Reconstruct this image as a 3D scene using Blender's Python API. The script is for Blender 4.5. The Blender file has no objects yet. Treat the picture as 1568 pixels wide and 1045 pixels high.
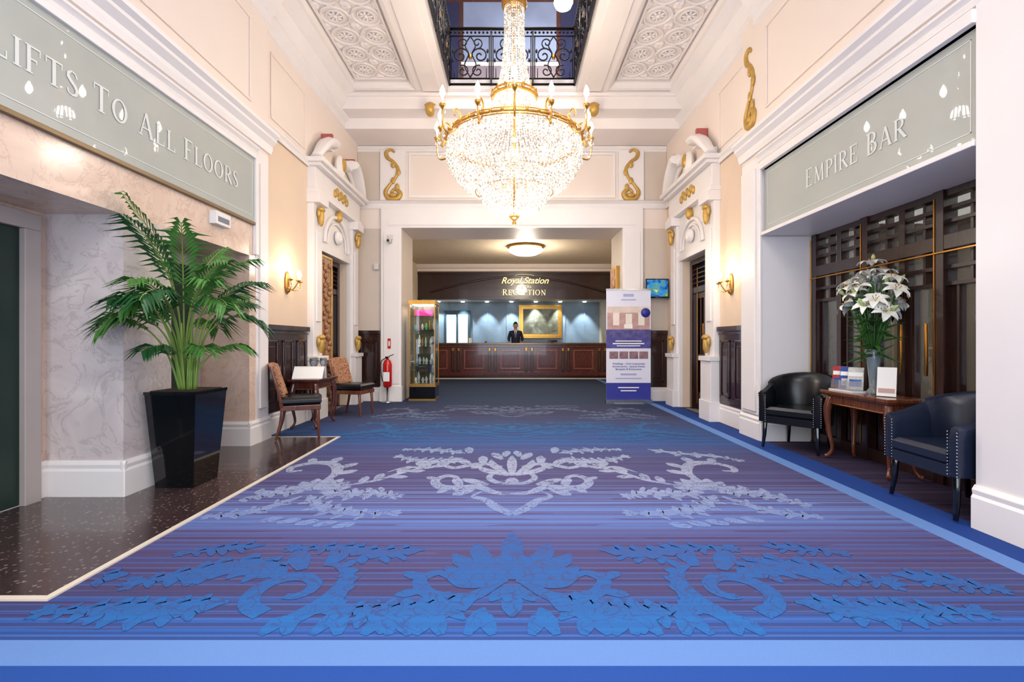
import bpy, bmesh, math, random
from mathutils import Vector, Matrix
random.seed(7)
pi=math.pi
def lin1(c):
    c/=255.0
    return c/12.92 if c<=0.04045 else ((c+0.055)/1.055)**2.4
def C(r,g,b): return (lin1(r),lin1(g),lin1(b),1.0)

# ---------------------------------------------------------------- materials
def newmat(name):
    m=bpy.data.materials.new(name); m.use_nodes=True
    nt=m.node_tree; b=nt.nodes['Principled BSDF']
    return m,nt,b
def link(nt,a,b): nt.links.new(a,b)
def math_(nt,op,a,b=None,clamp=False):
    n=nt.nodes.new('ShaderNodeMath'); n.operation=op; n.use_clamp=clamp
    for i,x in enumerate((a,b)):
        if x is None: continue
        if isinstance(x,(int,float)): n.inputs[i].default_value=x
        else: nt.links.new(x,n.inputs[i])
    return n.outputs[0]
def mixc(nt,f,a,b,mode='MIX'):
    n=nt.nodes.new('ShaderNodeMix'); n.data_type='RGBA'; n.blend_type=mode
    for idx,x in ((0,f),(6,a),(7,b)):
        if isinstance(x,(int,float)): n.inputs[idx].default_value=x
        elif isinstance(x,tuple): n.inputs[idx].default_value=x
        else: nt.links.new(x,n.inputs[idx])
    return n.outputs[2]
def noise(nt,vec,scale,detail=3,rough=.5,dist=0):
    n=nt.nodes.new('ShaderNodeTexNoise'); n.inputs['Scale'].default_value=scale
    n.inputs['Detail'].default_value=detail; n.inputs['Roughness'].default_value=rough
    n.inputs['Distortion'].default_value=dist
    if vec is not None: nt.links.new(vec,n.inputs['Vector'])
    return n.outputs['Fac']
def ramp(nt,fac,stops,interp='LINEAR'):
    n=nt.nodes.new('ShaderNodeValToRGB'); cr=n.color_ramp; cr.interpolation=interp
    while len(cr.elements)<len(stops): cr.elements.new(0.5)
    for e,(p,c) in zip(cr.elements,stops): e.position=p
    for e,(p,c) in zip(cr.elements,stops): e.color=c if isinstance(c,tuple) else (c,c,c,1)
    nt.links.new(fac,n.inputs[0]); return n.outputs[0]
def objco(nt):
    return nt.nodes.new('ShaderNodeTexCoord').outputs['Object']
def addbump(nt,b,h,strength=.2,dist=.01):
    n=nt.nodes.new('ShaderNodeBump'); n.inputs['Strength'].default_value=strength
    n.inputs['Distance'].default_value=dist
    nt.links.new(h,n.inputs['Height']); nt.links.new(n.outputs[0],b.inputs['Normal'])
def M(name,rgb,rough=.5,metal=0.,var=.05,scale=6,bump=0.,bscale=80,coat=0.,emit=None,es=0.,trans=0.,ior=1.45,alpha=1.):
    m,nt,b=newmat(name); co=objco(nt)
    c=C(*rgb); d=tuple(max(0,x*(1-var*3)) for x in c[:3])+(1,)
    f=noise(nt,co,scale)
    col=mixc(nt,f,d,tuple(min(1,x*(1+var)) for x in c[:3])+(1,))
    link(nt,col,b.inputs['Base Color'])
    b.inputs['Roughness'].default_value=rough; b.inputs['Metallic'].default_value=metal
    b.inputs['Coat Weight'].default_value=coat; b.inputs['Coat Roughness'].default_value=.08
    b.inputs['Transmission Weight'].default_value=trans; b.inputs['IOR'].default_value=ior
    if alpha<1: b.inputs['Alpha'].default_value=alpha
    if emit: b.inputs['Emission Color'].default_value=C(*emit); b.inputs['Emission Strength'].default_value=es
    if bump>0: addbump(nt,b,noise(nt,co,bscale,4),bump,.004)
    return m
def wood(name,c1,c2,rough=.25,coat=.4,axis=2,scale=4):
    m,nt,b=newmat(name); co=objco(nt)
    mp=nt.nodes.new('ShaderNodeMapping'); s=[9,9,9]; s[axis]=.9
    mp.inputs['Scale'].default_value=s; link(nt,co,mp.inputs[0])
    f=noise(nt,mp.outputs[0],scale,6,.6,1.2)
    link(nt,ramp(nt,f,[(.3,C(*c1)),(.7,C(*c2))]),b.inputs['Base Color'])
    b.inputs['Roughness'].default_value=rough; b.inputs['Coat Weight'].default_value=coat
    addbump(nt,b,f,.05,.003)
    return m
def marble(name,c1,c2,c3,rough=.12,k=.55):
    m,nt,b=newmat(name); co=objco(nt)
    f=noise(nt,co,1.6,6,.55,1.0)
    a=ramp(nt,f,[(.3,C(*c1)),(.5,C(*c2)),(.7,C(*c1))])
    g=noise(nt,co,2.6,8,.62,2.0)
    v=ramp(nt,g,[(.475,0.),(.5,k),(.525,0.)])
    link(nt,mixc(nt,v,a,C(*c3)),b.inputs['Base Color'])
    b.inputs['Roughness'].default_value=rough
    return m
def pane(name,tint,gl=.25,rough=.02,add=None):
    m=bpy.data.materials.new(name); m.use_nodes=True; nt=m.node_tree; nt.nodes.clear()
    o=nt.nodes.new('ShaderNodeOutputMaterial'); mx=nt.nodes.new('ShaderNodeMixShader')
    t=nt.nodes.new('ShaderNodeBsdfTransparent'); t.inputs[0].default_value=C(*tint)
    g=nt.nodes.new('ShaderNodeBsdfGlossy'); g.inputs['Roughness'].default_value=rough
    lw=nt.nodes.new('ShaderNodeLayerWeight'); lw.inputs[0].default_value=.3
    k=math_(nt,'ADD',math_(nt,'MULTIPLY',lw.outputs['Fresnel'],.7),gl*.3,True)
    link(nt,k,mx.inputs[0]); link(nt,t.outputs[0],mx.inputs[1]); link(nt,g.outputs[0],mx.inputs[2])
    link(nt,mx.outputs[0],o.inputs[0]); return m

white=M('white_paint',(238,231,227),.35,var=.02,scale=2)
cream=M('cream_paint',(238,223,211),.5,var=.02,scale=1.5)
ceilw=M('ceiling_paint',(240,231,225),.6,var=.02,scale=2)
peach=M('peach_paint',(228,203,178),.5,var=.03,scale=2)
beige=M('beige_paint',(210,196,182),.5,var=.03,scale=2)
gold=M('gilt',(206,156,76),.3,.85,var=.12,scale=20)
goldp=M('gilt_paint',(206,164,84),.4,.35,var=.1,scale=15)
brass=M('brass',(196,136,62),.28,1.,var=.1)
black=M('black_gloss',(10,10,14),.06,var=.02,coat=.6)
leather=M('black_leather',(14,15,20),.28,var=.1,scale=14,bump=.15,bscale=140)
leatherb=M('slate_blue_leather',(28,36,56),.3,var=.1,scale=14,bump=.15,bscale=140)
dark=wood('mahogany_dark',(28,14,12),(58,28,24))
mah=wood('mahogany',(54,22,18),(96,42,34),.2)
walnut=wood('walnut',(74,38,24),(128,70,44),.22)
lav=marble('pale_marble',(224,212,206),(206,193,190),(172,156,154),k=.55)
pmar=marble('peach_marble',(232,208,190),(218,190,170),(188,156,138),k=.5)
glassy=pane('clear_glass',(240,246,246),.3)
pinkm=M('red_marble',(186,96,92),.3,var=.15)
steel=M('steel',(180,184,190),.25,1.)
green=M('lift_green',(24,46,38),.35,var=.05)
liftfr=M('lift_frame',(176,164,158),.4,var=.03)

def frosted():
    m,nt,b=newmat('frosted_glass'); co=objco(nt)
    f=noise(nt,co,1.2,4); link(nt,mixc(nt,f,C(156,161,154),C(182,184,176)),b.inputs['Base Color'])
    b.inputs['Roughness'].default_value=.45; b.inputs['Coat Weight'].default_value=.35; b.inputs['Coat Roughness'].default_value=.02
    b.inputs['Coat IOR'].default_value=1.45
    return m
frost=frosted()
etch=M('etched_letter',(220,222,216),.5,var=.01)

def terrazzo():
    m,nt,b=newmat('terrazzo'); co=objco(nt)
    base=mixc(nt,noise(nt,co,2.5,3),C(42,30,33),C(70,52,52))
    v=nt.nodes.new('ShaderNodeTexVoronoi'); v.inputs['Scale'].default_value=30; link(nt,co,v.inputs['Vector'])
    chip=math_(nt,'LESS_THAN',math_(nt,'ADD',v.outputs['Distance'],math_(nt,'MULTIPLY',noise(nt,co,60,2),.4)),.46)
    sel=math_(nt,'GREATER_THAN',noise(nt,co,14,2),.48)
    c=mixc(nt,math_(nt,'MULTIPLY',chip,sel),base,C(122,104,102))
    v2=nt.nodes.new('ShaderNodeTexVoronoi'); v2.inputs['Scale'].default_value=70; link(nt,co,v2.inputs['Vector'])
    c=mixc(nt,math_(nt,'MULTIPLY',math_(nt,'LESS_THAN',v2.outputs['Distance'],.28),.5),c,C(98,78,76))
    link(nt,c,b.inputs['Base Color']); b.inputs['Roughness'].default_value=.16; b.inputs['Coat Weight'].default_value=.15
    return m
terr=terrazzo()

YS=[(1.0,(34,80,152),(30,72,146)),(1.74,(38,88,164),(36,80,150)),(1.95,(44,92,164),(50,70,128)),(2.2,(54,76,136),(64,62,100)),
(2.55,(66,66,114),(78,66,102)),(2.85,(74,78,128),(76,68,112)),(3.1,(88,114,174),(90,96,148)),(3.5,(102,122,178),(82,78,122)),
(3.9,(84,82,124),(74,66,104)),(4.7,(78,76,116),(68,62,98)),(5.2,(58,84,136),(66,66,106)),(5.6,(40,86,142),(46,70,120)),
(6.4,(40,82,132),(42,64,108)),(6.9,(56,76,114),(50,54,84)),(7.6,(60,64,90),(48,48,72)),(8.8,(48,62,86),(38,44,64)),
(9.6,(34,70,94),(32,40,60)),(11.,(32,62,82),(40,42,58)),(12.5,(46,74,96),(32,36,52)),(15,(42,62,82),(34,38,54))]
def stripes(nt,y):
    sc=nt.nodes.new('ShaderNodeTexNoise'); sc.noise_dimensions='1D'; sc.inputs['Scale'].default_value=13; sc.inputs['Detail'].default_value=3
    sc.inputs['Roughness'].default_value=.85
    link(nt,y,sc.inputs['W']); return ramp(nt,sc.outputs['Fac'],[(.46,0.),(.51,1.)])
def fibres(nt,b,co,col,mult=.16):
    fn=noise(nt,co,170,3,.7)
    c=mixc(nt,math_(nt,'MULTIPLY',math_(nt,'SUBTRACT',fn,.3,True),mult*2),col,C(24,26,56))
    link(nt,c,b.inputs['Base Color']); addbump(nt,b,fn,.35,.004)
    b.inputs['Roughness'].default_value=.85; b.inputs['Specular IOR Level'].default_value=.2
def carpetmat():
    m,nt,b=newmat('carpet_striped'); co=objco(nt)
    s=nt.nodes.new('ShaderNodeSeparateXYZ'); link(nt,co,s.inputs[0]); x,y=s.outputs[0],s.outputs[1]
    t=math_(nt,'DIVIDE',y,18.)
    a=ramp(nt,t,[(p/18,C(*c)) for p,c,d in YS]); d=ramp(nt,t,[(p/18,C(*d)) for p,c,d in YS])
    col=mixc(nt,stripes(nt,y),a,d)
    th=nt.nodes.new('ShaderNodeTexWave'); th.wave_type='BANDS'; th.bands_direction='Y'; th.inputs['Scale'].default_value=5.5
    link(nt,co,th.inputs[0])
    col=mixc(nt,math_(nt,'MULTIPLY',math_(nt,'GREATER_THAN',th.outputs['Fac'],.88),.3),col,C(88,114,172))
    th2=nt.nodes.new('ShaderNodeTexWave'); th2.wave_type='BANDS'; th2.bands_direction='Y'; th2.inputs['Scale'].default_value=3.1; th2.inputs['Phase Offset'].default_value=1.7
    link(nt,co,th2.inputs[0])
    brk=nt.nodes.new('ShaderNodeMapping'); brk.inputs['Scale'].default_value=(.55,7,1); link(nt,co,brk.inputs[0])
    bk=math_(nt,'GREATER_THAN',noise(nt,brk.outputs[0],1.3,1),.5)
    col=mixc(nt,math_(nt,'MULTIPLY',math_(nt,'MULTIPLY',math_(nt,'GREATER_THAN',th2.outputs['Fac'],.84),bk),.5),col,C(72,46,80))
    far=math_(nt,'GREATER_THAN',y,1.735)
    def band(v,lo,hi): return math_(nt,'MULTIPLY',math_(nt,'GREATER_THAN',v,lo),math_(nt,'LESS_THAN',v,hi))
    bx=math_(nt,'MULTIPLY',band(x,2.62,2.76),far); by=math_(nt,'MULTIPLY',band(y,1.735,1.885),math_(nt,'LESS_THAN',x,2.76))
    out=math_(nt,'GREATER_THAN',x,2.76); col=mixc(nt,out,col,C(28,62,132))
    out2=math_(nt,'GREATER_THAN',x,3.04); col=mixc(nt,out2,col,mixc(nt,stripes(nt,y),C(66,52,74),C(46,38,62)))
    near=math_(nt,'LESS_THAN',y,1.735); col=mixc(nt,near,col,C(34,74,148))
    col=mixc(nt,math_(nt,'MAXIMUM',bx,by),col,C(98,134,192))
    fibres(nt,b,co,col); return m
def motifmat(name,stops,st,vein):
    # woven damask ink: colour drifts along the length, stripes of the ground run
    # through it and thin veins of the ground colour break the leaves up
    m,nt,b=newmat(name); co=objco(nt)
    s=nt.nodes.new('ShaderNodeSeparateXYZ'); link(nt,co,s.inputs[0]); y=s.outputs[1]
    t=math_(nt,'DIVIDE',y,18.)
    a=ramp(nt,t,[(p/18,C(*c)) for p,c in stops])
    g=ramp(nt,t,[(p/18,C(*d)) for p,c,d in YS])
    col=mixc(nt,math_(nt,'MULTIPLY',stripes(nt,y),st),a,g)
    n1=noise(nt,co,10,1,.4,.6)
    v=math_(nt,'LESS_THAN',math_(nt,'ABSOLUTE',math_(nt,'SUBTRACT',n1,.5)),.017)
    n2=noise(nt,co,16,1,.4,.4)
    v2=math_(nt,'LESS_THAN',math_(nt,'ABSOLUTE',math_(nt,'SUBTRACT',n2,.44)),.012)
    col=mixc(nt,math_(nt,'MULTIPLY',math_(nt,'MAXIMUM',v,v2),vein),col,g)
    fibres(nt,b,co,col,.14); return m
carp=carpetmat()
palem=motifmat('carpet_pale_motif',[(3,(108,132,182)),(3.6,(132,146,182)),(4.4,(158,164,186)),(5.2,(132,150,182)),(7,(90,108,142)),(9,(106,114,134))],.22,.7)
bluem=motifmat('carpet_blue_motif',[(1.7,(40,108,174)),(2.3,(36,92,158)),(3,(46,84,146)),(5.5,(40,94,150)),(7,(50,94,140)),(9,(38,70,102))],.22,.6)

# ---------------------------------------------------------------- mesh builder
class MB:
    def __init__(s): s.v=[];s.f=[];s.mi=[];s.sm=[];s.mats=[];s.M=Matrix()
    def add(s,vs,fs,mat,smooth=False):
        if mat not in s.mats: s.mats.append(mat)
        k=s.mats.index(mat); b=len(s.v)
        for p in vs: s.v.append(tuple(s.M@Vector(p)))
        for f in fs: s.f.append([b+i for i in f]); s.mi.append(k); s.sm.append(smooth)
    def box(s,x0,x1,y0,y1,z0,z1,mat):
        v=[(x0,y0,z0),(x1,y0,z0),(x1,y1,z0),(x0,y1,z0),(x0,y0,z1),(x1,y0,z1),(x1,y1,z1),(x0,y1,z1)]
        s.add(v,[(0,3,2,1),(4,5,6,7),(0,1,5,4),(1,2,6,5),(2,3,7,6),(3,0,4,7)],mat)
    def frust(s,c,b,t,z0,z1,mat):
        (bx,by),(tx,ty)=b,t; x,y=c
        v=[(x-bx,y-by,z0),(x+bx,y-by,z0),(x+bx,y+by,z0),(x-bx,y+by,z0),(x-tx,y-ty,z1),(x+tx,y-ty,z1),(x+tx,y+ty,z1),(x-tx,y+ty,z1)]
        s.add(v,[(0,3,2,1),(4,5,6,7),(0,1,5,4),(1,2,6,5),(2,3,7,6),(3,0,4,7)],mat)
    def lathe(s,prof,c,mat,seg=24,smooth=True,axis='Z',closed=True):
        v=[];f=[];n=len(prof)
        for r,z in prof:
            for i in range(seg):
                a=2*pi*i/seg; p=(r*math.cos(a),r*math.sin(a),z)
                if axis=='Y': p=(p[0],p[2],p[1])
                if axis=='X': p=(p[2],p[0],p[1])
                v.append((p[0]+c[0],p[1]+c[1],p[2]+c[2]))
        for j in range(n-1):
            for i in range(seg):
                k=(i+1)%seg; f.append((j*seg+i,j*seg+k,(j+1)*seg+k,(j+1)*seg+i))
        if closed:
            f.append(tuple(range(seg-1,-1,-1))); f.append(tuple((n-1)*seg+i for i in range(seg)))
        s.add(v,f,mat,smooth)
    def ball(s,c,r,mat,seg=12,rings=8):
        if not hasattr(r,'__len__'): r=(r,r,r)
        v=[(c[0],c[1],c[2]-r[2])];f=[]
        for j in range(1,rings):
            t=pi*j/rings
            for i in range(seg):
                a=2*pi*i/seg; v.append((c[0]+r[0]*math.sin(t)*math.cos(a),c[1]+r[1]*math.sin(t)*math.sin(a),c[2]-r[2]*math.cos(t)))
        v.append((c[0],c[1],c[2]+r[2])); L=len(v)-1
        for i in range(seg):
            k=(i+1)%seg; f.append((0,1+k,1+i))
            for j in range(rings-2):
                a=1+j*seg; f.append((a+i,a+k,a+seg+k,a+seg+i))
            a=1+(rings-2)*seg; f.append((a+i,a+k,L))
        s.add(v,f,mat,True)
    def tube(s,pts,rad,mat,seg=8,closed=False,flat=1.):
        pts=[Vector(p) for p in pts]; n=len(pts)
        if not hasattr(rad,'__len__'): rad=[rad]*n
        elif len(rad)!=n:
            rr=[]; 
            for i in range(n):
                t=i/(n-1)*(len(rad)-1); k=min(int(t),len(rad)-2); rr.append(rad[k]+(rad[k+1]-rad[k])*(t-k))
            rad=rr
        v=[];f=[]; up=None
        for i,p in enumerate(pts):
            if closed: d=pts[(i+1)%n]-pts[i-1]
            else: d=pts[min(i+1,n-1)]-pts[max(i-1,0)]
            if d.length<1e-9: d=Vector((0,0,1))
            d.normalize()
            if up is None:
                up=Vector((0,0,1)) if abs(d.z)<.9 else Vector((1,0,0))
            up=(up-d*up.dot(d))
            if up.length<1e-6: up=d.orthogonal()
            up.normalize(); w=d.cross(up)
            for k in range(seg):
                a=2*pi*k/seg; v.append(p+up*(math.cos(a)*rad[i])+w*(math.sin(a)*rad[i]*flat))
        m=n if closed else n-1
        for i in range(m):
            j=(i+1)%n
            for k in range(seg):
                l=(k+1)%seg; f.append((i*seg+k,i*seg+l,j*seg+l,j*seg+k))
        if not closed:
            f.append(tuple(range(seg-1,-1,-1))); f.append(tuple((n-1)*seg+k for k in range(seg)))
        s.add(v,f,mat,True)
    def mould(s,A,B,n,prof,mat):
        A=Vector(A);B=Vector(B);n=Vector(n); k=len(prof)
        v=[A+n*d+Vector((0,0,z)) for d,z in prof]+[B+n*d+Vector((0,0,z)) for d,z in prof]
        f=[(i,(i+1)%k,k+(i+1)%k,k+i) for i in range(k)]+[tuple(range(k)),tuple(range(2*k-1,k-1,-1))]
        s.add(v,f,mat)
    def obj(s,name,bevel=0,parent=None,recalc=True,subd=0,origin=None):
        me=bpy.data.meshes.new(name); 
        vs=s.v
        if origin: vs=[(a-origin[0],b-origin[1],c-origin[2]) for a,b,c in vs]
        me.from_pydata(vs,[],s.f)
        for m in s.mats: me.materials.append(m)
        for p,k,q in zip(me.polygons,s.mi,s.sm): p.material_index=k; p.use_smooth=q
        me.update()
        if recalc:
            bm=bmesh.new(); bm.from_mesh(me); bmesh.ops.recalc_face_normals(bm,faces=bm.faces); bm.to_mesh(me); bm.free()
        o=bpy.data.objects.new(name,me); bpy.context.scene.collection.objects.link(o)
        if origin: o.location=origin
        if bevel:
            b=o.modifiers.new('b','BEVEL'); b.width=bevel; b.segments=2; b.limit_method='ANGLE'; b.angle_limit=math.radians(40)
        if subd:
            q=o.modifiers.new('s','SUBSURF'); q.levels=subd; q.render_levels=subd
        if parent: o.parent=parent
        return o
class WB(MB):
    def box(s,x0,x1,y0,y1,z0,z1,mat):
        q=MB(); q.box(x0,x1,y0,y1,z0,z1,mat); q.obj(s.name)
    def obj(s,*a,**k): pass
def wall(name): w=WB(); w.name=name; return w
def empty(name,loc=(0,0,0)):
    o=bpy.data.objects.new(name,None); o.location=loc; bpy.context.scene.collection.objects.link(o); return o
def frame(o,r,u):
    r=Vector(r);u=Vector(u);n=r.cross(u)
    m=Matrix.Identity(4)
    for i in range(3): m[i][0]=r[i];m[i][1]=u[i];m[i][2]=n[i];m[i][3]=o[i]
    return m
def text(body,size,o,r,u,mat,parent,name='lettering',shear=0,ext=.003,align='CENTER',bold=0.,sx=1.):
    c=bpy.data.curves.new(name,'FONT'); c.body=body; c.size=size; c.shear=shear; c.extrude=ext; c.align_x=align; c.offset=bold
    c.materials.append(mat); ob=bpy.data.objects.new(name,c); bpy.context.scene.collection.objects.link(ob)
    ob.matrix_world=frame(o,r,u)@Matrix.Diagonal((sx,1,1,1)); ob.parent=parent
    if parent: ob.matrix_parent_inverse=Matrix.Translation(parent.location).inverted()
    return ob
def catmull(P,n=8):
    P=[Vector(p) for p in P]; Q=[P[0]*2-P[1]]+P+[P[-1]*2-P[-2]]; out=[]
    for i in range(1,len(Q)-2):
        a,b,c,d=Q[i-1:i+3]
        for k in range(n):
            t=k/n; out.append(.5*((2*b)+(c-a)*t+(2*a-5*b+4*c-d)*t*t+(3*b-a-3*c+d)*t**3))
    out.append(Q[-2]); return out
def lerpw(w,t):
    x=t*(len(w)-1); k=min(int(x),len(w)-2); return w[k]+(w[k+1]-w[k])*(x-k)

# ---------------------------------------------------------------- floor and carpet
b=MB(); b.box(-4.4,4.4,-2.6,17.4,-.14,-.012,M('screed',(120,115,110),.8)); b.obj('floor')
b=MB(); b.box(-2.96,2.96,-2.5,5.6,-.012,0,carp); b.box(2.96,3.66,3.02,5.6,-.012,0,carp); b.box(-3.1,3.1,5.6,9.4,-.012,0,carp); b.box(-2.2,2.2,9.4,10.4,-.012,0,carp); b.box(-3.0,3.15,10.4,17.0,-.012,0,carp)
zc=[.001]
def ribbon(P,w,mat,T=None,n=6,mir=False):
    Q=catmull([(p[0],p[1],0) for p in P],n); N=len(Q); v=[];f=[]
    zc[0]+=.0000012
    for i,p in enumerate(Q):
        d=Q[min(i+1,N-1)]-Q[max(i-1,0)]; d.normalize() if d.length>0 else None
        q=Vector((-d.y,d.x,0))*lerpw(w,i/(N-1))*.5
        for e in (p+q,p-q):
            x,y=e.x,e.y
            if T: cx,cy,sx,sy=T; x,y=cx+x*sx,cy+y*sy
            v.append((x,y,zc[0]))
    for i in range(N-1): f.append((2*i,2*i+1,2*i+3,2*i+2))
    if all(-2.95<q[0]<2.6 and q[1]>1.9 and not (q[0]<-2.12 and 2.15<q[1]<5.9) for q in v): b.add(v,f,mat)
def both(P,w,mat,T,n=6):
    ribbon(P,w,mat,T,n); ribbon([(-x,y) for x,y in P],w,mat,T,n)
def petal(x,y,a,L,W,mat,T,bend=0.):
    c,s_=math.sin(a),math.cos(a)
    ribbon([(x,y),(x+c*L*.33+s_*bend*.5,y+s_*L*.33-c*bend*.5),(x+c*L*.7+s_*bend,y+s_*L*.7-c*bend),(x+c*L,y+s_*L)],[W*.4,W*.75,W,W*.9,W*.2],mat,T,4)
def petal2(x,y,a,L,W,mat,T,bend=0.):
    petal(x,y,a,L,W,mat,T,bend); petal(-x,y,-a,L,W,mat,T,-bend)
def spiral(x,y,r0,r1,a0,turn,w,mat,T,dbl=True):
    P=[]
    for i in range(12):
        t=i/11; r=r0+(r1-r0)*t; a=a0+turn*t; P.append((x+r*math.cos(a),y+r*math.sin(a)))
    (both if dbl else ribbon)(P,w,mat,T,3)
def acanthus(P,W,L,mat,T,k=5,dbl=True):
    (both if dbl else ribbon)(P,[W*.4,W*1.2,W*1.3,W*1.0,W*.3],mat,T)
    Q=catmull([(p[0],p[1],0) for p in P],10); k=k+1
    for i in range(k):
        t=(i+.35)/k; j=int(t*(len(Q)-2)); p=Q[j]; d=Q[j+1]-Q[j]; a=math.atan2(d.x,d.y); l=L*(.5+.42*math.sin(pi*min(1,t+.15)))
        for sg in (1,-1):
            fn=petal2 if dbl else petal
            fn(p.x,p.y,a+sg*(.95-.3*t),l*(1. if sg>0 else .8),l*.46,mat,T,sg*-.055)
    fn=petal2 if dbl else petal
    p=Q[-3]; d=Q[-1]-Q[-4]; aa=math.atan2(d.x,d.y)
    for da in (-.7,0,.7): fn(p.x,p.y,aa+da,L*.42,L*.2,mat,T)
def motif_main(cx,cy,sx,sy,mat):
    T=(cx,cy,sx,sy)
    petal(0,.02,0,.5,.1,mat,T)
    for a,l in ((.45,.42),(.95,.36)): petal2(.03,.03,a,l,.09,mat,T,.03)
    both([(0,-.14),(.12,-.12),(.2,-.02),(.16,.08),(.08,.1)],[.04,.06,.05,.02],mat,T)
    petal(0,-.02,pi,.12,.12,mat,T)
    both([(.0,-.32),(.13,-.3),(.28,-.2),(.42,-.22),(.58,-.2),(.66,-.08),(.58,.02),(.48,-.02),(.5,-.09)],[.03,.07,.1,.09,.07,.05,.02],mat,T)
    both([(0,-.62),(.1,-.54),(.2,-.42),(.3,-.36),(.24,-.28)],[.06,.08,.05,.01],mat,T)
    petal2(.3,-.22,2.2,.2,.1,mat,T); petal2(.42,-.2,.4,.2,.09,mat,T); petal2(.2,-.16,1.1,.26,.09,mat,T)
    petal2(.5,-.2,2.4,.14,.07,mat,T); petal2(.64,-.05,1.2,.12,.06,mat,T)
    both([(.1,.22),(.26,.3),(.42,.26),(.54,.2),(.64,.26),(.6,.36),(.5,.35)],[.05,.08,.06,.05,.03],mat,T)
    petal2(.28,.3,.1,.22,.1,mat,T); petal2(.4,.27,.7,.2,.1,mat,T); petal2(.28,.28,2.3,.14,.08,mat,T)
    petal2(.1,.42,.5,.22,.1,mat,T); petal2(.08,.5,-.2,.18,.09,mat,T)
    acanthus([(.5,.46),(.72,.38),(.95,.4),(1.2,.52)],.06,.19,mat,T,6)
    acanthus([(.5,.6),(.72,.68),(.95,.72),(1.2,.72)],.05,.16,mat,T,5)
    both([(.66,.3),(.8,.2),(1.0,.22),(1.14,.1)],[.02,.05,.04,.01],mat,T)
    petal2(.85,.22,.4,.14,.07,mat,T); petal2(.95,.2,2.2,.14,.07,mat,T)
    petal2(.45,.6,.2,.2,.1,mat,T)
def motif_side(cx,cy,sx,sy,mat,flip=1):
    T=(cx,cy,sx*flip,sy)
    for i in range(7): petal(0,0,-1.35+i*.45,.26,.1,mat,T,.02*(i-3)/3)
    petal(0,0,0,.16,.13,mat,T)
    acanthus([(-.06,-.06),(-.26,-.06),(-.44,-.16),(-.56,-.3)],.09,.2,mat,T,5,False)
    acanthus([(.06,-.06),(.3,-.08),(.5,-.06),(.7,-.14)],.09,.2,mat,T,5,False)
    acanthus([(.0,-.12),(.22,-.32),(.5,-.42),(.8,-.42)],.08,.18,mat,T,6,False)
    acanthus([(-.04,-.14),(-.2,-.36),(-.36,-.44),(-.5,-.48)],.07,.16,mat,T,4,False)
    ribbon([(-.02,.14),(-.02,.4),(-.16,.62),(-.36,.66),(-.5,.54),(-.46,.42),(-.36,.44)],[.05,.1,.11,.08,.06,.04],mat,T)
    petal(-.06,.5,.7,.2,.1,mat,T); petal(-.2,.64,.1,.2,.11,mat,T); petal(-.02,.34,1.0,.2,.1,mat,T); petal(-.38,.66,-.5,.16,.09,mat,T)
    ribbon([(.2,.08),(.42,.2),(.62,.42),(.9,.62)],[.03,.05,.05,.02],mat,T)
    for (x,y,a) in ((.3,.13,.0),(.4,.2,.1),(.5,.28,1.6),(.56,.36,-.1),(.62,.42,1.5),(.72,.48,0),(.8,.55,1.4),(.86,.6,.5)): petal(x,y,a,.16,.08,mat,T)
    for k in range(5): petal(-.1+k*.13,-.54-.02*k,1.2,.14,.08,mat,T)
motif_main(0,4.15,1.,1.45,palem)
motif_side(-1.58,3.8,1.,1.25,palem,1); motif_side(1.58,3.8,1.,1.25,palem,-1)
acanthus([(1.5,5.2),(1.8,5.0),(2.1,4.9),(2.3,4.7)],.07,.2,palem,None,5,False)
motif_main(0,8.0,1.,.95,palem); motif_side(-1.7,7.7,.9,.9,palem,1); motif_side(1.75,7.7,.9,.9,palem,-1)
motif_main(0,6.3,1.2,.8,bluem); motif_side(-1.7,6.2,.9,.9,bluem,1); motif_side(1.75,6.2,.9,.9,bluem,-1)
# near blue motif
T=(0,2.3,1.,1.)
petal(0,.06,0,.56,.13,bluem,T)
for a,l in ((.42,.46),(.82,.42),(1.2,.36),(1.55,.3)): petal2(0.02,.06,a,l,.12,bluem,T,.03)
petal(0,.0,pi,.26,.1,bluem,T); petal2(0.02,0,2.6,.16,.07,bluem,T)
petal(0,.1,0,.26,.2,bluem,T)
both([(.05,.05),(.2,-.1),(.38,-.08),(.46,.05),(.38,.13),(.3,.06)],[.05,.09,.08,.06,.03],bluem,T)
petal2(.42,-.04,1.9,.14,.07,bluem,T); petal2(.44,.06,1.0,.14,.07,bluem,T)
acanthus([(.16,-.1),(.36,-.2),(.56,-.22),(.8,-.18)],.09,.23,bluem,T,6)
for i in range(10): petal2(.08+i*.105,-.385,(-1)**i*.3,.17+.04*math.sin(i*2),.08,bluem,T)
spiral(1.06,-.04,.2,.05,-1.4,6.2,[.09,.09,.07,.05],bluem,T)
both([(.96,-.3),(.84,-.1),(.85,.12),(1.0,.26)],[.09,.11,.07,.02],bluem,T)
for k in range(6):
    petal2(.92-.06*math.sin(k*.6),-.24+k*.08,-1.1+.12*k,.13,.06,bluem,T)
acanthus([(1.15,.1),(1.38,.2),(1.62,.14),(1.9,.02)],.09,.25,bluem,T,7)
petal2(1.1,.16,.5,.26,.12,bluem,T); petal2(.98,.2,-.1,.22,.11,bluem,T)
acanthus([(.5,.4),(.75,.36),(1.0,.42),(1.3,.42)],.07,.19,bluem,T,7)
acanthus([(1.3,-.14),(1.55,-.2),(1.8,-.2),(2.1,-.22)],.08,.21,bluem,T,7)
acanthus([(1.95,.12),(2.15,.06),(2.38,-.04)],.07,.18,bluem,T,4)
acanthus([(1.45,.46),(1.65,.42),(1.9,.34)],.05,.15,bluem,T,4)
b.obj('carpet',recalc=False)
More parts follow.
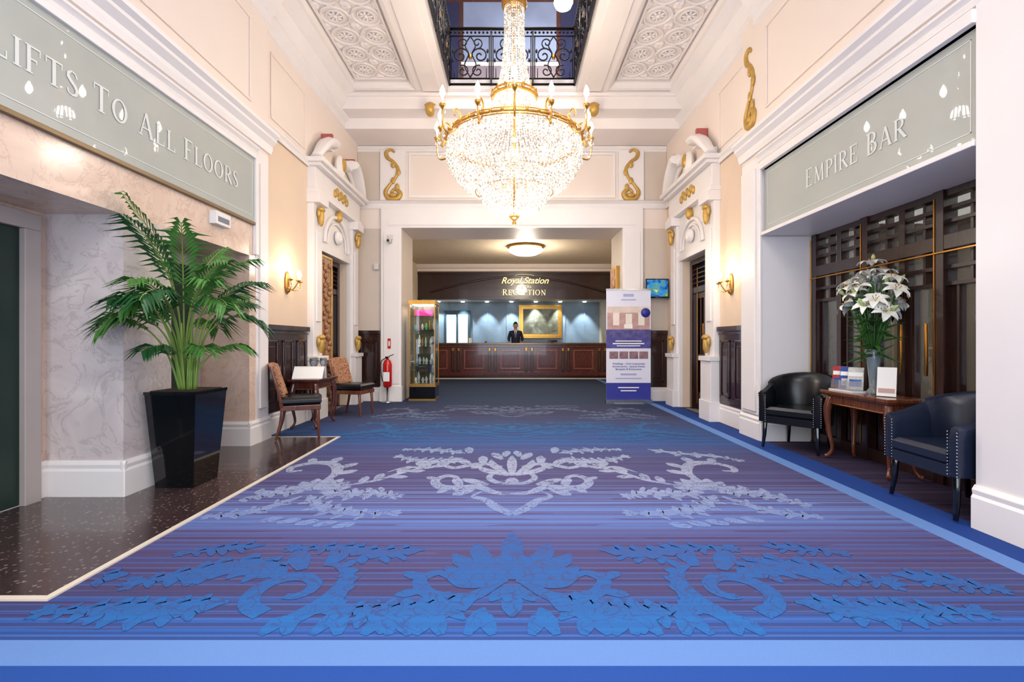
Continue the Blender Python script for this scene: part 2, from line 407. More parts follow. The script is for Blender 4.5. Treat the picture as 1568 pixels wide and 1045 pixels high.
b=MB(); b.box(-3.0,-2.175,2.2,5.84,0,.006,terr)
b.box(-3.6,-3.0,1.5,3.63,0,.006,terr);b.box(-3.6,-3.0,4.14,5.37,0,.006,terr); b.obj('floor_terrazzo')
strip=M('threshold_strip',(220,208,190),.35)
b=MB(); b.box(-2.175,-2.14,2.165,5.87,0,.009,strip); b.box(-3.0,-2.1755,2.165,2.2,0,.009,strip); b.box(-3.0,-2.1755,5.84,5.87,0,.009,strip); b.obj('trim_1')

# ---------------------------------------------------------------- walls
H=5.8
b=wall('wall_left')
b.box(-3.6,-3.0,-2.5,5.5,2.575,H,cream); b.box(-3.6,-3.0,5.5,5.78,3.45,H,cream)
b.box(-3.6,-3.0,-2.5,5.5,2.18,2.575,pmar); b.box(-3.6,-2.995,5.5,5.78,0,3.45,white)
b.box(-3.6,-3.0,-2.5,1.5,0,2.18,pmar)
b.box(-3.6,-3.0,3.63,4.14,0,2.18,lav)
b.box(-3.6,-3.0,5.37,5.5,0,2.18,pmar)
b.box(-4.3,-3.6,-2.5,5.78,0,H,pmar)
b.box(-4.3,-3.1,5.78,7.49,0,H,peach); b.box(-4.3,-3.1,8.8,9.4,0,H,peach); b.box(-4.3,-3.1,7.49,8.8,2.64,H,peach)
b.box(-4.3,-3.45,7.49,8.8,0,2.64,peach)
b.box(-3.1,-3.085,5.78,9.4,3.9,H,cream)
b=wall('wall_right')
b.box(3.0,3.68,3.02,5.68,3.25,H,cream); b.box(3.04,3.68,3.02,5.68,2.5,3.25,white)
b.box(2.98,4.3,-2.5,3.02,0,H,white)
b.box(2.995,4.3,5.68,6.12,0,3.45,white); b.box(3.0,4.3,5.68,6.12,3.45,H,cream)
b.box(3.1,4.3,6.12,7.37,0,H,peach); b.box(3.1,4.3,8.52,9.4,0,H,peach); b.box(3.1,4.3,7.37,8.52,2.64,H,peach); b.box(3.45,4.3,7.37,8.52,0,2.64,peach)
b.box(3.085,3.1,6.12,9.4,3.9,H,cream)
b.box(3.68,3.9,3.02,5.68,2.5,H,white)
b=wall('wall_back')
b.box(-3.7,-2.2,9.4,10.4,0,3.45,beige); b.box(2.2,3.7,9.4,10.4,0,3.45,beige)
b.box(-3.7,3.7,9.4,10.4,3.45,H,cream)
b=wall('wall_front'); b.box(-4.3,-2.4,-2.7,-2.5,0,H,cream); b.box(2.4,4.3,-2.7,-2.5,0,H,cream); b.box(-2.4,2.4,-2.7,-2.5,4.0,H,cream)
# trims
prof_big=[(0,0),(.03,0),(.05,.05),(.05,.09),(.1,.14),(.1,.17),(.14,.2),(.14,.24),(0,.26)]
prof_sm=[(0,0),(.02,0),(.035,.03),(.02,.05),(.05,.08),(.05,.1),(0,.11)]
base=[(0,0),(.035,0),(.035,.2),(.025,.22),(.03,.25),(.012,.28),(0,.28)]
b=MB()
for (A,B) in (((-3.0,-2.5,0),(-3.0,1.5,0)),((-3.0,3.6,0),(-3.0,4.17,0)),((-3.0,5.34,0),(-3.0,5.8,0)),((-3.1,5.8,0),(-3.1,7.08,0))): b.mould(A,B,(1,0,0),base,white)
for y in (3.63,5.37): b.mould((-3.6,y,0),(-2.97,y,0),(0,-1,0),base,white)
b.mould((-3.6,1.5,0),(-3.6,5.37,0),(1,0,0),base,white)
b.obj('baseboard_left',bevel=.003)
b=MB()
b.mould((2.98,-2.5,0),(2.98,3.02,0),(-1,0,0),base,white); b.mould((2.995,5.64,0),(2.995,6.13,0),(-1,0,0),base,white); b.mould((3.1,6.13,0),(3.1,6.98,0),(-1,0,0),base,white)
b.mould((2.97,5.64,0),(3.56,5.64,0),(0,-1,0),base,white)
b.obj('baseboard_right',bevel=.003)
b=MB()
for s in (-1,1): b.mould((s*3.1,9.4,0),(s*2.63,9.4,0),(0,-1,0),base,white)
b.obj('baseboard_back',bevel=.003)
b=MB()
for s,x in ((-1,-3.0),(1,3.0)):
    b.mould((x,-2.5,3.5),(x,5.8 if s<0 else 6.14,3.5),(-s,0,0),prof_big,white)
    b.mould((x,-2.5,3.36),(x,5.5 if s<0 else 5.7,3.36),(-s,0,0),prof_sm,white)
    b.mould((s*3.085,5.78,3.84),(s*3.085,9.4,3.84),(-s,0,0),prof_sm,white)
    b.mould((s*3.0,-2.5,5.08),(s*3.0,5.8,5.08),(-s,0,0),[(0,0),(.03,.02),(.03,.1),(.1,.16),(.1,.22),(.2,.34),(.2,.42),(.28,.5),(.28,.6),(0,.6)],white)
    b.mould((s*3.085,5.8,5.08),(s*3.085,9.4,5.08),(-s,0,0),[(0,0),(.03,.02),(.03,.1),(.1,.16),(.1,.22),(.2,.34),(.2,.42),(.32,.5),(.32,.6),(0,.6)],white)
b.obj('trim_2')
def rectframe(b,o,r,u,w,h,t,d,mat):
    b.M=frame(o,r,u)
    b.box(0,w,0,t,0,d,mat); b.box(0,w,h-t,h,0,d,mat); b.box(0,t,t,h-t,0,d,mat); b.box(w-t,w,t,h-t,0,d,mat); b.M=Matrix()
b=MB()
rectframe(b,(-3.0,.5,3.95),(0,1,0),(0,0,1),4.9,.98,.035,.018,cream)
rectframe(b,(3.0,5.55,3.95),(0,-1,0),(0,0,1),5.2,.98,.035,.018,cream)
rectframe(b,(-3.085,6.0,4.05),(0,1,0),(0,0,1),1.0,.85,.03,.015,cream)
rectframe(b,(3.085,7.0,4.05),(0,-1,0),(0,0,1),.8,.85,.03,.015,cream)
b.obj('trim_3',bevel=.006)
b=MB()
for s in (-1,1):
    x0,x1=sorted((s*2.2,s*2.6)); b.box(x0,x1,9.33,9.4,.3,3.45,white)
    x0,x1=sorted((s*2.24,s*2.54)); b.box(x0,x1,9.312,9.33,.35,3.38,white)
    x0,x1=sorted((s*2.18,s*2.62)); b.box(x0,x1,9.29,9.4,0,.3,white)
    x0,x1=sorted((s*2.12,s*2.62)); b.box(x0,x1,9.345,9.4,4.0,5.0,white)
    b.box(min(s*2.62,s*3.08),max(s*2.62,s*3.08),9.385,9.4,3.99,5.0,beige)
b.box(-2.6,2.6,9.33,9.4,3.45,3.84,white); b.box(-2.45,2.45,9.318,9.33,3.5,3.6,white)
b.mould((-3.08,9.4,3.84),(3.08,9.4,3.84),(0,-1,0),prof_big[:5]+[(.12,.14),(0,.15)],white)
rectframe(b,(-2.06,9.4,4.06),(1,0,0),(0,0,1),4.12,.9,.05,.03,white)
b.mould((-3.08,9.4,4.98),(3.08,9.4,4.98),(0,-1,0),prof_sm,white)
b.obj('trim_4',bevel=.004)

# ceiling
b=MB()
for s in (-1,1):
    x0,x1=sorted((s*1.13,s*1.68)); b.box(x0,x1,-2.5,8.27,5.6,5.8,ceilw)
    x0,x1=sorted((s*1.68,s*4.3)); b.box(x0,x1,-2.5,8.27,5.74,5.8,ceilw)
    x0,x1=sorted((s*2.82,s*3.1)); b.box(x0,x1,-2.5,8.27,5.6,5.74,ceilw)
    x0,x1=sorted((s*1.25,s*1.56)); b.box(x0,x1,-2.5,8.23,5.57,5.6,ceilw)
    for (A,B,n) in (((s*1.68,2.5,5.6),(s*1.68,8.25,5.6),(s,0,0)),((s*2.82,2.5,5.6),(s*2.82,8.25,5.6),(-s,0,0)),((s*1.68,8.25,5.6),(s*2.82,8.25,5.6),(0,-1,0))):
        b.mould(A,B,n,[(0,0),(.05,.02),(.06,.06),(.09,.09),(.09,.14),(0,.14)],ceilw)
    x0,x1=sorted((s*1.8,s*2.7))
    b.box(x0,x0+.035,2.7,8.1,5.7,5.74,ceilw); b.box(x1-.035,x1,2.7,8.1,5.7,5.74,ceilw); b.box(x0+.035,x1-.035,8.065,8.1,5.7,5.74,ceilw)
    for j in range(12):
        for i in range(2):
            cx=x0+.235+i*.43; cy=7.84-j*.43
            for rr_,rd_ in ((.19,.018),(.115,.013)):
                b.tube([(cx+rr_*math.cos(a*pi/8),cy+rr_*math.sin(a*pi/8),5.731) for a in range(16)],rd_,ceilw,6,True)
            for q in range(8):
                a=q*pi/4; c_,s_=math.cos(a),math.sin(a)
                b.tube([(cx+.03*c_,cy+.03*s_,5.73),(cx+.07*c_,cy+.07*s_,5.723),(cx+.1*c_,cy+.1*s_,5.733)],[.011,.018,.008],ceilw,6)
            b.ball((cx,cy,5.728),(.034,.034,.024),ceilw,8,6)
            for q in range(4):
                a=q*pi/2+pi/4; xx=cx+.27*math.cos(a); yy=cy+.27*math.sin(a)
                b.ball((xx,yy,5.733),(.05,.05,.024),ceilw,8,6)
            for q in range(4):
                a=q*pi/2; b.tube([(cx+.19*math.cos(a)-.05*math.sin(a),cy+.19*math.sin(a)+.05*math.cos(a),5.73),(cx+.215*math.cos(a),cy+.215*math.sin(a),5.722),(cx+.19*math.cos(a)+.05*math.sin(a),cy+.19*math.sin(a)-.05*math.cos(a),5.73)],.014,ceilw,6)
b.box(-1.13,1.13,-2.5,2.4,5.6,5.8,ceilw)
b.box(-4.3,4.3,8.27,9.4,5.29,5.8,ceilw)
b.box(-4.3,4.3,8.61,9.4,5.09,5.289,ceilw)
b.box(-3.1,3.1,8.23,8.27,5.5,5.56,ceilw)
b.box(-4.3,4.3,8.3,11.2,5.8,5.84,ceilw)
b.obj('ceiling',bevel=.006)
for s in (-1,1):
    b=MB(); b.M=Matrix.Translation((s*1.42,8.2,5.2))
    b.tube(catmull([(0,.05,.08),(0,-.06,.1),(0,-.1,.0),(0,-.02,-.06),(0,.05,-.02)],5),[.03,.045,.04,.02],goldp,8,flat=1.8)
    b.ball((0,0,.02),(.07,.03,.05),goldp); b.ball((0,-.05,.1),(.1,.03,.03),goldp)
    b.M=Matrix(); b.obj('gilt_bracket')

# upper storey shell
up=M('upper_wall',(196,184,192),.6,var=.05); updark=M('upper_glazing',(40,48,88),.1,var=.1)
b=wall('wall_upper')
b.box(-4.3,-4.1,-2.5,11.2,5.84,9.4,up); b.box(4.1,4.3,-2.5,11.2,5.84,9.4,up); b.box(-4.3,4.3,11.2,11.4,5.84,9.4,up); b.box(-4.3,4.3,-2.6,-2.5,5.8,9.4,up)
b=MB(); b.box(-4.3,4.3,-2.5,11.4,9.4,9.5,ceilw); b.obj('ceiling_upper')
b=MB()
b.box(-2.6,2.6,11.12,11.2,6.4,9.3,mah)
for x0,x1 in ((-2.5,-1.25),(1.15,2.5)): b.box(x0,x1,11.08,11.12,6.6,9.2,updark)
b.box(-1.15,1.05,11.08,11.12,7.8,9.2,M('upper_mirror',(150,168,206),.25,var=.2,scale=1)); b.box(-1.15,1.05,11.08,11.12,6.5,7.68,M('upper_panel',(150,136,150),.4,var=.2,scale=1))
b.box(-1.2,1.1,11.06,11.12,7.68,7.78,white)
b.obj('window_1',bevel=.01)
b=MB(); b.lathe([(.02,0),(.16,.03),(.2,.12),(.14,.2),(.03,.24)],(1.05,9.6,8.0),M('globe_lamp',(255,250,240),.3,emit=(255,244,226),es=10),16)
b.tube([(1.05,9.6,8.24),(1.05,9.6,9.4)],.012,brass,6); b.obj('pendant_lamp')

# balustrade
iron=M('wrought_iron',(26,20,22),.35,.6,var=.1)
def spir(cx,cz,r,a0,turn,n=22,r1=.02): return [(cx+(r+(r1-r)*i/(n-1))*math.cos(a0+turn*i/(n-1)),cz+(r+(r1-r)*i/(n-1))*math.sin(a0+turn*i/(n-1))) for i in range(n)]
def balus(b,L):
    P=lambda q:[(x,y,0) for x,y in q]
    for y,r in ((.99,.028),(.86,.011),(.12,.014),(.02,.02)): b.tube([(0,y,0),(L,y,0)],r,iron,8)
    n=max(1,round(L/.76)); w=L/n
    for i in range(n+1): b.box(i*w-.014,i*w+.014,0,1.0,-.014,.014,iron)
    for i in range(n):
        c=(i+.5)*w
        for s in (-1,1):
            b.tube(P(spir(c+s*.17,.52,.15,pi/2+s*pi/2+(0),-s*9)),.013,iron,6)
            b.tube(P(spir(c+s*.13,.25,.11,-s*.4+pi/2,s*8)),.011,iron,6)
            b.tube(P(spir(c+s*.12,.74,.1,-pi/2,s*8)),.011,iron,6)
            b.tube(P([(c+s*.33,.12),(c+s*.33,.86)]),.01,iron,6)
            b.tube(P([(c+s*.28,.12),(c+s*.28,.3)]),.008,iron,6)
            b.tube(P([(q.x,q.y) for q in catmull([(c,.14,0),(c+s*.1,.35,0),(c+s*.03,.55,0),(c+s*.09,.7,0),(c,.86,0)],5)]),.011,iron,6)
            for yy in (.44,.6): b.ball((c+s*.3,yy,0),(.02,.045,.012),iron,6,5)
        b.ball((c,.5,0),(.035,.06,.02),brass,8,6)
    for k in range(int(L/.07)): b.ball((k*.07+.03,.925,0),.022,iron,6,5)
b=MB()
b.M=frame((-1.09,8.2,5.66),(1,0,0),(0,0,1)); balus(b,2.18)
b.M=frame((-1.09,2.45,5.66),(0,1,0),(0,0,1)); balus(b,5.75)
b.M=frame((1.09,8.2,5.66),(0,-1,0),(0,0,1)); balus(b,5.75)
b.M=Matrix(); b.obj('balustrade')

# ---------------------------------------------------------------- gilt scroll ornaments
def lyre(b,s):
    b.tube(catmull([(s*.02,.95,0),(s*-.03,1.0,0),(s*-.1,.95,0),(s*-.08,.84,0),(0,.76,0),(s*.07,.62,0),(s*.04,.45,0),(s*-.05,.3,0),(s*-.11,.16,0),(s*-.06,.03,0),(s*.06,.03,0),(s*.1,.14,0),(s*.03,.22,0),(s*-.03,.15,0)],6),[.02,.028,.032,.026,.022,.032,.05,.036,.02],goldp,8)
    for y,x,a in ((.7,.0,.6),(.55,.08,.4),(.38,-.0,-.5),(.26,.06,-.7)):
        b.ball((s*x,y,.01),(.035,.07,.02),goldp,8,6)
    b.ball((s*.0,.1,.01),(.06,.05,.03),goldp,8,6)
for s in (-1,1):
    b=MB(); b.M=frame((s*2.36,9.33,4.0),(1,0,0),(0,0,1))@Matrix.Diagonal((1.35,1.0,1,1)); lyre(b,-s); b.M=Matrix(); b.obj('gilt_wall_ornament')
b=MB(); b.M=frame((2.99,5.9,3.88),(0,-1,0),(0,0,1)); lyre(b,1); b.M=Matrix(); b.obj('gilt_wall_ornament')

# ---------------------------------------------------------------- dado panels
def dado(name,o,r,w,z0=.28,z1=1.36):
    b=MB(); b.M=frame(o,r,(0,0,1))
    b.box(0,w,z0,z1,0,.03,dark); b.box(0,w,z1-.02,z1+.05,0,.07,dark); b.box(0,w,z1-.07,z1-.04,0,.045,dark)
    n=max(1,round(w/.45)); k=w/n
    for i in range(n):
        x0=i*k+.07;x1=(i+1)*k-.07
        for (a,c,e,f) in ((x0,x1,z0+.1,z0+.13),(x0,x1,z1-.18,z1-.15),(x0,x0+.03,z0+.1,z1-.15),(x1-.03,x1,z0+.1,z1-.15)): b.box(a,c,e,f,.03,.05,dark)
        b.box(x0+.07,x1-.07,z0+.18,z1-.23,.03,.042,dark)
    b.M=Matrix(); return b.obj(name,bevel=.005)
dado('trim_6',(-3.1,5.79,0),(0,1,0),1.27); dado('trim_7',(3.1,6.97,0),(0,-1,0),.84)
dado('trim_8',(-3.09,9.4,0),(1,0,0),.46); dado('trim_9',(2.63,9.4,0),(1,0,0),.46)

# ---------------------------------------------------------------- door surrounds & doors
carved=wood('carved_oak',(120,76,46),(186,132,86),.4,.1)
def surround(name,s,ya,yb):
    b=MB()
    def B(d0,d1,y0,y1,z0,z1,m=white):
        x0,x1=sorted((s*(3.1-d0),s*(3.1-d1))); b.box(x0,x1,y0,y1,z0,z1,m)
    for y0,y1 in ((ya-.38,ya-.06),(yb+.06,yb+.38)):
        B(0,.1,y0,y1,.97,3.3); B(0,.16,y0-.03,y1+.03,.3,.9); B(0,.18,y0-.04,y1+.04,0,.3); B(0,.19,y0-.04,y1+.04,.9,.97)
        B(.1,.12,y0+.08,y1-.08,1.5,2.9,white)
        yc=(y0+y1)/2; b.M=Matrix()
        for z,h in ((3.12,.15),(1.15,.14)):
            b.ball((s*(3.1-.15),yc,z),(.05,.05,h),goldp,10,8); b.ball((s*(3.1-.16),yc,z+h*.75),(.05,.08,.045),goldp,10,8)
            for q in (-1,1): b.ball((s*(3.1-.14),yc+q*.06,z+h*.3),(.03,.03,.06),goldp,8,6)
        B(0,.2,y0-.02,y1+.02,3.3,3.45)
    B(0,.07,ya-.06,ya,0,2.72); B(0,.07,yb,yb+.06,0,2.72); B(0,.075,ya-.06,yb+.06,2.64,2.74)
    B(0,.05,ya-.06,yb+.06,2.74,3.45,white)
    yc=(ya+yb)/2; R=(yb-ya)*.42
    for rr,rad in ((R,.035),(R*.78,.02)):
        b.tube([(s*(3.1-.07),yc+rr*math.cos(a*pi/14),2.8+rr*.95*math.sin(a*pi/14)) for a in range(15)],rad,white,8)
    b.ball((s*3.0,yc,2.98),(.06,.14,.12),white,10,8); b.ball((s*3.0,yc,3.35),(.07,.06,.1),goldp,10,8)
    B(0,.16,ya-.4,yb+.4,3.45,3.52); B(0,.13,ya-.38,yb+.38,3.52,3.85)
    for k in range(7): b.ball((s*(3.1-.14),yc+(k-3)*.09,3.68+(.04 if k%2 else -.01)),(.035,.05,.07),goldp,8,6)
    B(0,.22,ya-.42,yb+.42,3.85,3.9); B(0,.28,ya-.46,yb+.46,3.9,3.97)
    for q in (-1,1):
        pts=[]
        for i in range(9):
            t=i/8; yy=yc+q*((yb-ya)/2+.42-t*.62); zz=4.0+.42*math.sin(t*pi/2)
            pts.append((s*2.93,yy,zz))
        b.tube(pts,[.05,.07,.08,.09],white,8,flat=1.6)
        b.tube([(s*3.03,p[1],p[2]-.07) for p in pts],[.03,.05],white,6)
        e=pts[-1]; b.lathe([(.1,0),(.1,.16)],(e[0]-(.16 if s<0 else 0)+.0,e[1],e[2]-.02),white,14,axis='X')
        b.box(min(s*2.9,s*3.08),max(s*2.9,s*3.08),min(yc+q*.5,yc+q*.56),max(yc+q*.5,yc+q*.56),4.35,4.55,pinkm)
        b.box(min(s*3.0,s*3.08),max(s*3.0,s*3.08),min(yc+q*.15,yc+q*.9),max(yc+q*.15,yc+q*.9),3.97,4.12,white)
    b.ball((s*2.98,yc,4.2),(.08,.16,.22),white,12,8); b.ball((s*2.92,yc,4.24),(.05,.08,.12),goldp,10,8)
    return b.obj(name,bevel=.006)
surround('door_surround_left',-1,7.49,8.8); surround('door_surround_right',1,7.37,8.52)
darkglass=M('dark_glass',(70,66,62),.08,var=.3,scale=1.5,coat=.6)
def door(name,s,ya,yb):
    b=MB()
    def B(d0,d1,y0,y1,z0,z1,m=dark):
        x0,x1=sorted((s*(3.1+d0),s*(3.1+d1))); b.box(x0,x1,y0,y1,z0,z1,m)
    B(.3,.34,ya,yb,0,2.64,darkglass)
    for y in (ya,yb-.09): B(.12,.3,y,y+.09,0,2.64)
    B(.12,.3,ya+.09,yb-.09,2.55,2.64); B(.14,.3,ya+.09,yb-.09,2.05,2.15)
    for z in (2.22,2.3,2.38,2.46): B(.16,.28,ya+.09,yb-.09,z,z+.022)
    mid=(ya+yb)/2
    for y in (ya+.09,mid-.1,mid+.01,yb-.18): B(.18,.3,y,y+.09,0,2.05)
    B(.19,.3,ya+.09,yb-.09,0,.3); B(.19,.3,ya+.09,yb-.09,.85,.97); B(.19,.3,ya+.09,yb-.09,1.95,2.05)
    for y in (mid-.28,mid+.28): B(.2,.28,y-.012,y+.012,.97,1.95)
    for y in (mid-.06,mid+.05): b.tube([(s*3.25,y,.98),(s*3.25,y,1.5)],.012,brass,8)
    for y in (ya+.2,yb-.2): B(.17,.18,y-.008,y+.008,.1,2.5,brass)
    return b.obj(name,bevel=.004)
door('door_1',-1,7.5,8.79); door('door_2',1,7.38,8.51)
b=MB(); b.box(-3.1,-3.06,7.52,7.98,0.012,2.6,carved); b.box(-3.06,-3.045,7.52,7.56,0.02,2.6,goldp); b.box(-3.06,-3.045,7.94,7.98,0.02,2.6,goldp); b.box(-3.06,-3.045,7.56,7.94,2.56,2.6,goldp)
for k in range(26):
    b.ball((-3.05,7.8+.09*math.sin(k*1.3),.15+k*.092),(.03,.07,.05),carved,8,6); b.ball((-3.05,7.7-.08*math.sin(k*1.3+.6),.18+k*.092),(.025,.05,.045),carved,8,6)
b.obj('carved_door_panel',bevel=.005)

# ---------------------------------------------------------------- serif lettering
def arc(cx,cy,rx,ry,a0,a1,n=12): return [(cx+rx*math.cos(math.radians(a0+(a1-a0)*i/n)),cy+ry*math.sin(math.radians(a0+(a1-a0)*i/n))) for i in range(n+1)]
TK,TN=.15,.065
def V(x,y0=0,y1=1): return [([(x,y0),(x,y1)],[TK,TK]),([(x-.15,y0+.02),(x+.15,y0+.02)],[.05,.05]),([(x-.15,y1-.02),(x+.15,y1-.02)],[.05,.05])]
def Hh(y,x0,x1,e=0):
    r=[([(x0,y),(x1,y)],[TN,TN])]
    if e: r.append(([(x1-.02,y),(x1-.02,y+e)],[.05,.03]))
    return r
G={'I':(.3,V(.15)),'L':(.66,V(.15)+Hh(.03,.15,.62,.24)),'F':(.64,V(.15)+Hh(.97,.15,.6,-.24)+Hh(.52,.15,.46,-.12)),
'E':(.7,V(.15)+Hh(.97,.15,.62,-.22)+Hh(.52,.15,.48,-.12)+Hh(.03,.15,.66,.24)),
'T':(.74,V(.37)+Hh(.97,.37,.72,-.22)+[([(.37,.97),(.02,.97)],[TN,TN]),([(.04,.97),(.04,.75)],[.05,.03])]),
'A':(.84,[([(.08,0),(.4,1)],[TN,TN]),([(.4,1),(.74,0)],[TK,TK]),([(.2,.35),(.62,.35)],[TN,TN]),([(-.04,.02),(.2,.02)],[.05,.05]),([(.6,.02),(.88,.02)],[.05,.05])]),
'O':(.9,[(arc(.43,.5,.36,.48,90,450,28),[TN,TK*1.1,TN,TK*1.1,TN])]),
'P':(.66,V(.15)+[([(.15,.97)]+arc(.3,.73,.3,.24,90,-90)+[(.15,.49)],[TN,TN,TK,TK,TN,TN])]),
'R':(.78,V(.15)+[([(.15,.97)]+arc(.3,.74,.28,.23,90,-90)+[(.15,.51)],[TN,TN,TK,TK,TN,TN]),([(.35,.5),(.74,0)],[TK,TK]),([(.66,.02),(.84,.02)],[.05,.05])]),
'B':(.72,V(.15)+[([(.15,.97)]+arc(.3,.75,.25,.22,90,-90)+[(.15,.53)],[TN,TN,TK,TK,TN,TN]),([(.15,.53)]+arc(.33,.28,.29,.25,90,-90)+[(.15,.03)],[TN,TN,TK,TK,TN,TN])]),
'C':(.84,[(arc(.45,.5,.38,.48,40,320,22),[TN,TN,TK*1.1,TN,TN]),([(.74,.97),(.74,.72)],[.05,.05])]),
'N':(.88,[([(.15,0),(.15,1)],[TN,TN]),([(.1,1),(.7,0)],[TK,TK]),([(.7,0),(.7,1)],[TN,TN]),([(.02,.02),(.28,.02)],[.05,.05]),([(.58,.98),(.82,.98)],[.05,.05])]),
'M':(1.02,[([(.15,0),(.18,1)],[TN,TN]),([(.16,1),(.5,.05)],[TK,TK]),([(.5,.05),(.82,1)],[TN,TN]),([(.82,1),(.86,0)],[TK,TK]),([(.02,.02),(.28,.02)],[.05,.05]),([(.72,.02),(1.0,.02)],[.05,.05])]),
'S':(.6,[([(.5,.76),(.42,.93),(.25,.97),(.1,.85),(.1,.7),(.25,.56),(.4,.44),(.5,.28),(.45,.1),(.27,.03),(.12,.08),(.06,.24)],[TN,TN,TN,TK,TK,TK,TK,TK,TN,TN,TN])]),' ':(.4,[])}
def glyphs(b,s,h,width,mat,bigcaps=1.12):
    tot=0; first=True; info=[]
    for ch in s:
        sc=bigcaps if first and ch!=' ' else 1.; info.append((ch,sc)); first=(ch==' '); tot+=(G[ch][0]+.14)*sc
    k=width/(tot*h); x=0; z=0.004
    for ch,sc in info:
        for pl,w in G[ch][1]:
            z+=.00003; N=len(pl); v=[];f=[]
            for i,p in enumerate(pl):
                a=Vector(pl[min(i+1,N-1)]+(0,))-Vector(pl[max(i-1,0)]+(0,)); a.normalize(); q=Vector((-a.y,a.x,0))*lerpw(w,i/(N-1))*.5*sc
                for e in (1,-1): v.append(((x+p[0]*sc+q.x*e)*h*k,(p[1]*sc+q.y*e)*h,z))
            for i in range(N-1): f.append((2*i,2*i+1,2*i+3,2*i+2))
            b.add(v,f,mat)
        x+=(G[ch][0]+.14)*sc
def etchline(b,w,h,mat):
    for a in ((.05,w-.05,.06,.066),(.05,w-.05,h-.066,h-.06),(.05,.056,.06,h-.06),(w-.056,w-.05,.06,h-.06)): b.box(*a,.001,.003,mat)
b=MB(); b.M=frame((-2.98,2.0,2.58),(0,1,0),(0,0,1)); b.box(0,3.44,0,.73,-.018,0,frost); etchline(b,3.44,.735,etch)
b.M=frame((-2.98,2.66,2.86),(0,1,0),(0,0,1)); glyphs(b,'LIFTS TO ALL FLOORS',.17,2.47,etch)
b.M=Matrix(); b.obj('lift_sign')
b=MB(); b.M=frame((3.02,5.6,2.51),(0,-1,0),(0,0,1)); b.box(0,2.56,0,.73,-.018,0,frost); etchline(b,2.56,.735,etch)
b.M=frame((3.02,4.83,2.77),(0,-1,0),(0,0,1)); glyphs(b,'EMPIRE BAR',.165,1.25,etch)
b.M=Matrix(); b.obj('bar_sign')
b=MB()
b.box(-3.0,-2.955,1.9,5.44,3.31,3.36,white); b.box(-3.0,-2.965,1.9,5.44,2.54,2.575,M('bronze_edge',(130,110,84),.4,.6)); b.box(-3.0,-2.955,5.44,5.5,2.2,3.36,white)
b.box(-2.995,-2.97,5.56,5.72,.4,3.3,white)
b.obj('trim_10',bevel=.005)
b=MB()
b.box(2.955,3.04,3.02,5.62,3.25,3.34,white); b.box(2.97,2.995,5.63,6.1,.3,3.34,white); b.box(2.95,2.97,5.72,6.04,.34,3.3,white)
b.box(2.97,3.68,3.03,5.62,2.46,2.5,white)
b.box(2.996,3.56,5.645,5.68,.28,2.46,white)
b.obj('trim_11',bevel=.005)

# lifts
for i,(ya,yb) in enumerate(((1.7,3.4),(4.3,5.2))):
    b=MB()
    b.box(-3.6,-3.52,ya-.12,ya,0,2.02,liftfr); b.box(-3.6,-3.52,yb,yb+.12,0,2.02,liftfr); b.box(-3.6,-3.52,ya-.12,yb+.12,2.02,2.14,liftfr)
    b.box(-3.6,-3.56,ya,(ya+yb)/2-.004,0.01,2.02,green); b.box(-3.6,-3.56,(ya+yb)/2+.004,yb,0.01,2.02,green)
    b.obj('lift_door',bevel=.006)
b=MB(); b.box(-3.0,-2.93,4.66,4.9,2.37,2.5,M('plastic_white',(232,230,226),.35)); b.box(-2.93,-2.925,4.69,4.87,2.4,2.45,M('grey_lens',(120,124,134),.2)); b.obj('emergency_light',bevel=.01)

# ---------------------------------------------------------------- bar screen (right)
b=MB()
X=3.66
scrw=wood('screen_timber',(30,16,14),(62,34,28),.3)
def bb(y0,y1,z0,z1,d=0.06,m=scrw): b.box(X-d,X+.04,y0,y1,z0,z1,m)
bb(3.03,5.62,2.4,2.46); bb(3.03,5.62,0,.12); bb(3.03,5.62,1.96,2.08,.08)
for z in (2.18,2.29): bb(3.03,5.62,z,z+.034,.04)
posts=[5.54,5.16,4.74,4.32,3.9,3.46,3.04]
for k,y in enumerate(posts):
    w=.11 if k in (0,2,4,6) else .075; bb(y,y+w*.9 if k else 5.62,0,2.46,.083 if w>.08 else .052)
    if k%2==0: b.box(X-.09,X-.084,y+w*.9-.024,y+w*.9-.01,.15,2.4,brass)
for z in (.55,1.66,1.8): bb(3.03,5.62,z,z+.035,.04)
for k in range(len(posts)-1):
    yc=(posts[k]+posts[k+1])/2+.03; bb(yc-.014,yc+.014,1.66,2.46,.03); bb(yc-.14,yc-.115,.12,1.7,.02); bb(yc+.115,yc+.14,.12,1.7,.02)
    bb(posts[k+1]+.12,posts[k]-.04,.12,.55,.02)
b.box(X-.1,X-.085,3.03,5.62,1.93,1.945,brass)
for y in (4.28,4.02): b.tube([(X-.12,y,.9),(X-.12,y,1.35)],.014,brass,8)
scr=b.obj('glazed_screen',bevel=.004)
b=MB(); b.box(X+.045,X+.05,3.03,5.62,0.05,2.45,pane('bar_glass',(218,222,226),.4)); b.obj('glazing',parent=scr)
barw=M('bar_wall',(206,196,180),.6)
b=wall('wall_bar'); b.box(6.2,6.3,1.5,7,0,2.8,barw); b.box(4.3,6.2,1.4,1.5,0,2.8,barw); b.box(4.3,6.2,6.9,7,0,2.8,barw)
b=MB(); b.box(6.1,6.2,2.3,3.0,.9,2.2,scrw); b.box(6.1,6.2,3.4,5.6,0.0,1.1,scrw); b.box(6.1,6.2,4.3,5.2,1.1,2.0,M('bar_shutter',(222,224,214),.6)); b.obj('wall_bar_panelling')
b=MB(); b.box(3.9,6.3,1.5,7,2.8,2.9,barw); b.obj('ceiling_bar')
b=MB(); b.box(3.72,6.3,1.5,7,-.1,0,mah); b.obj('floor_bar')
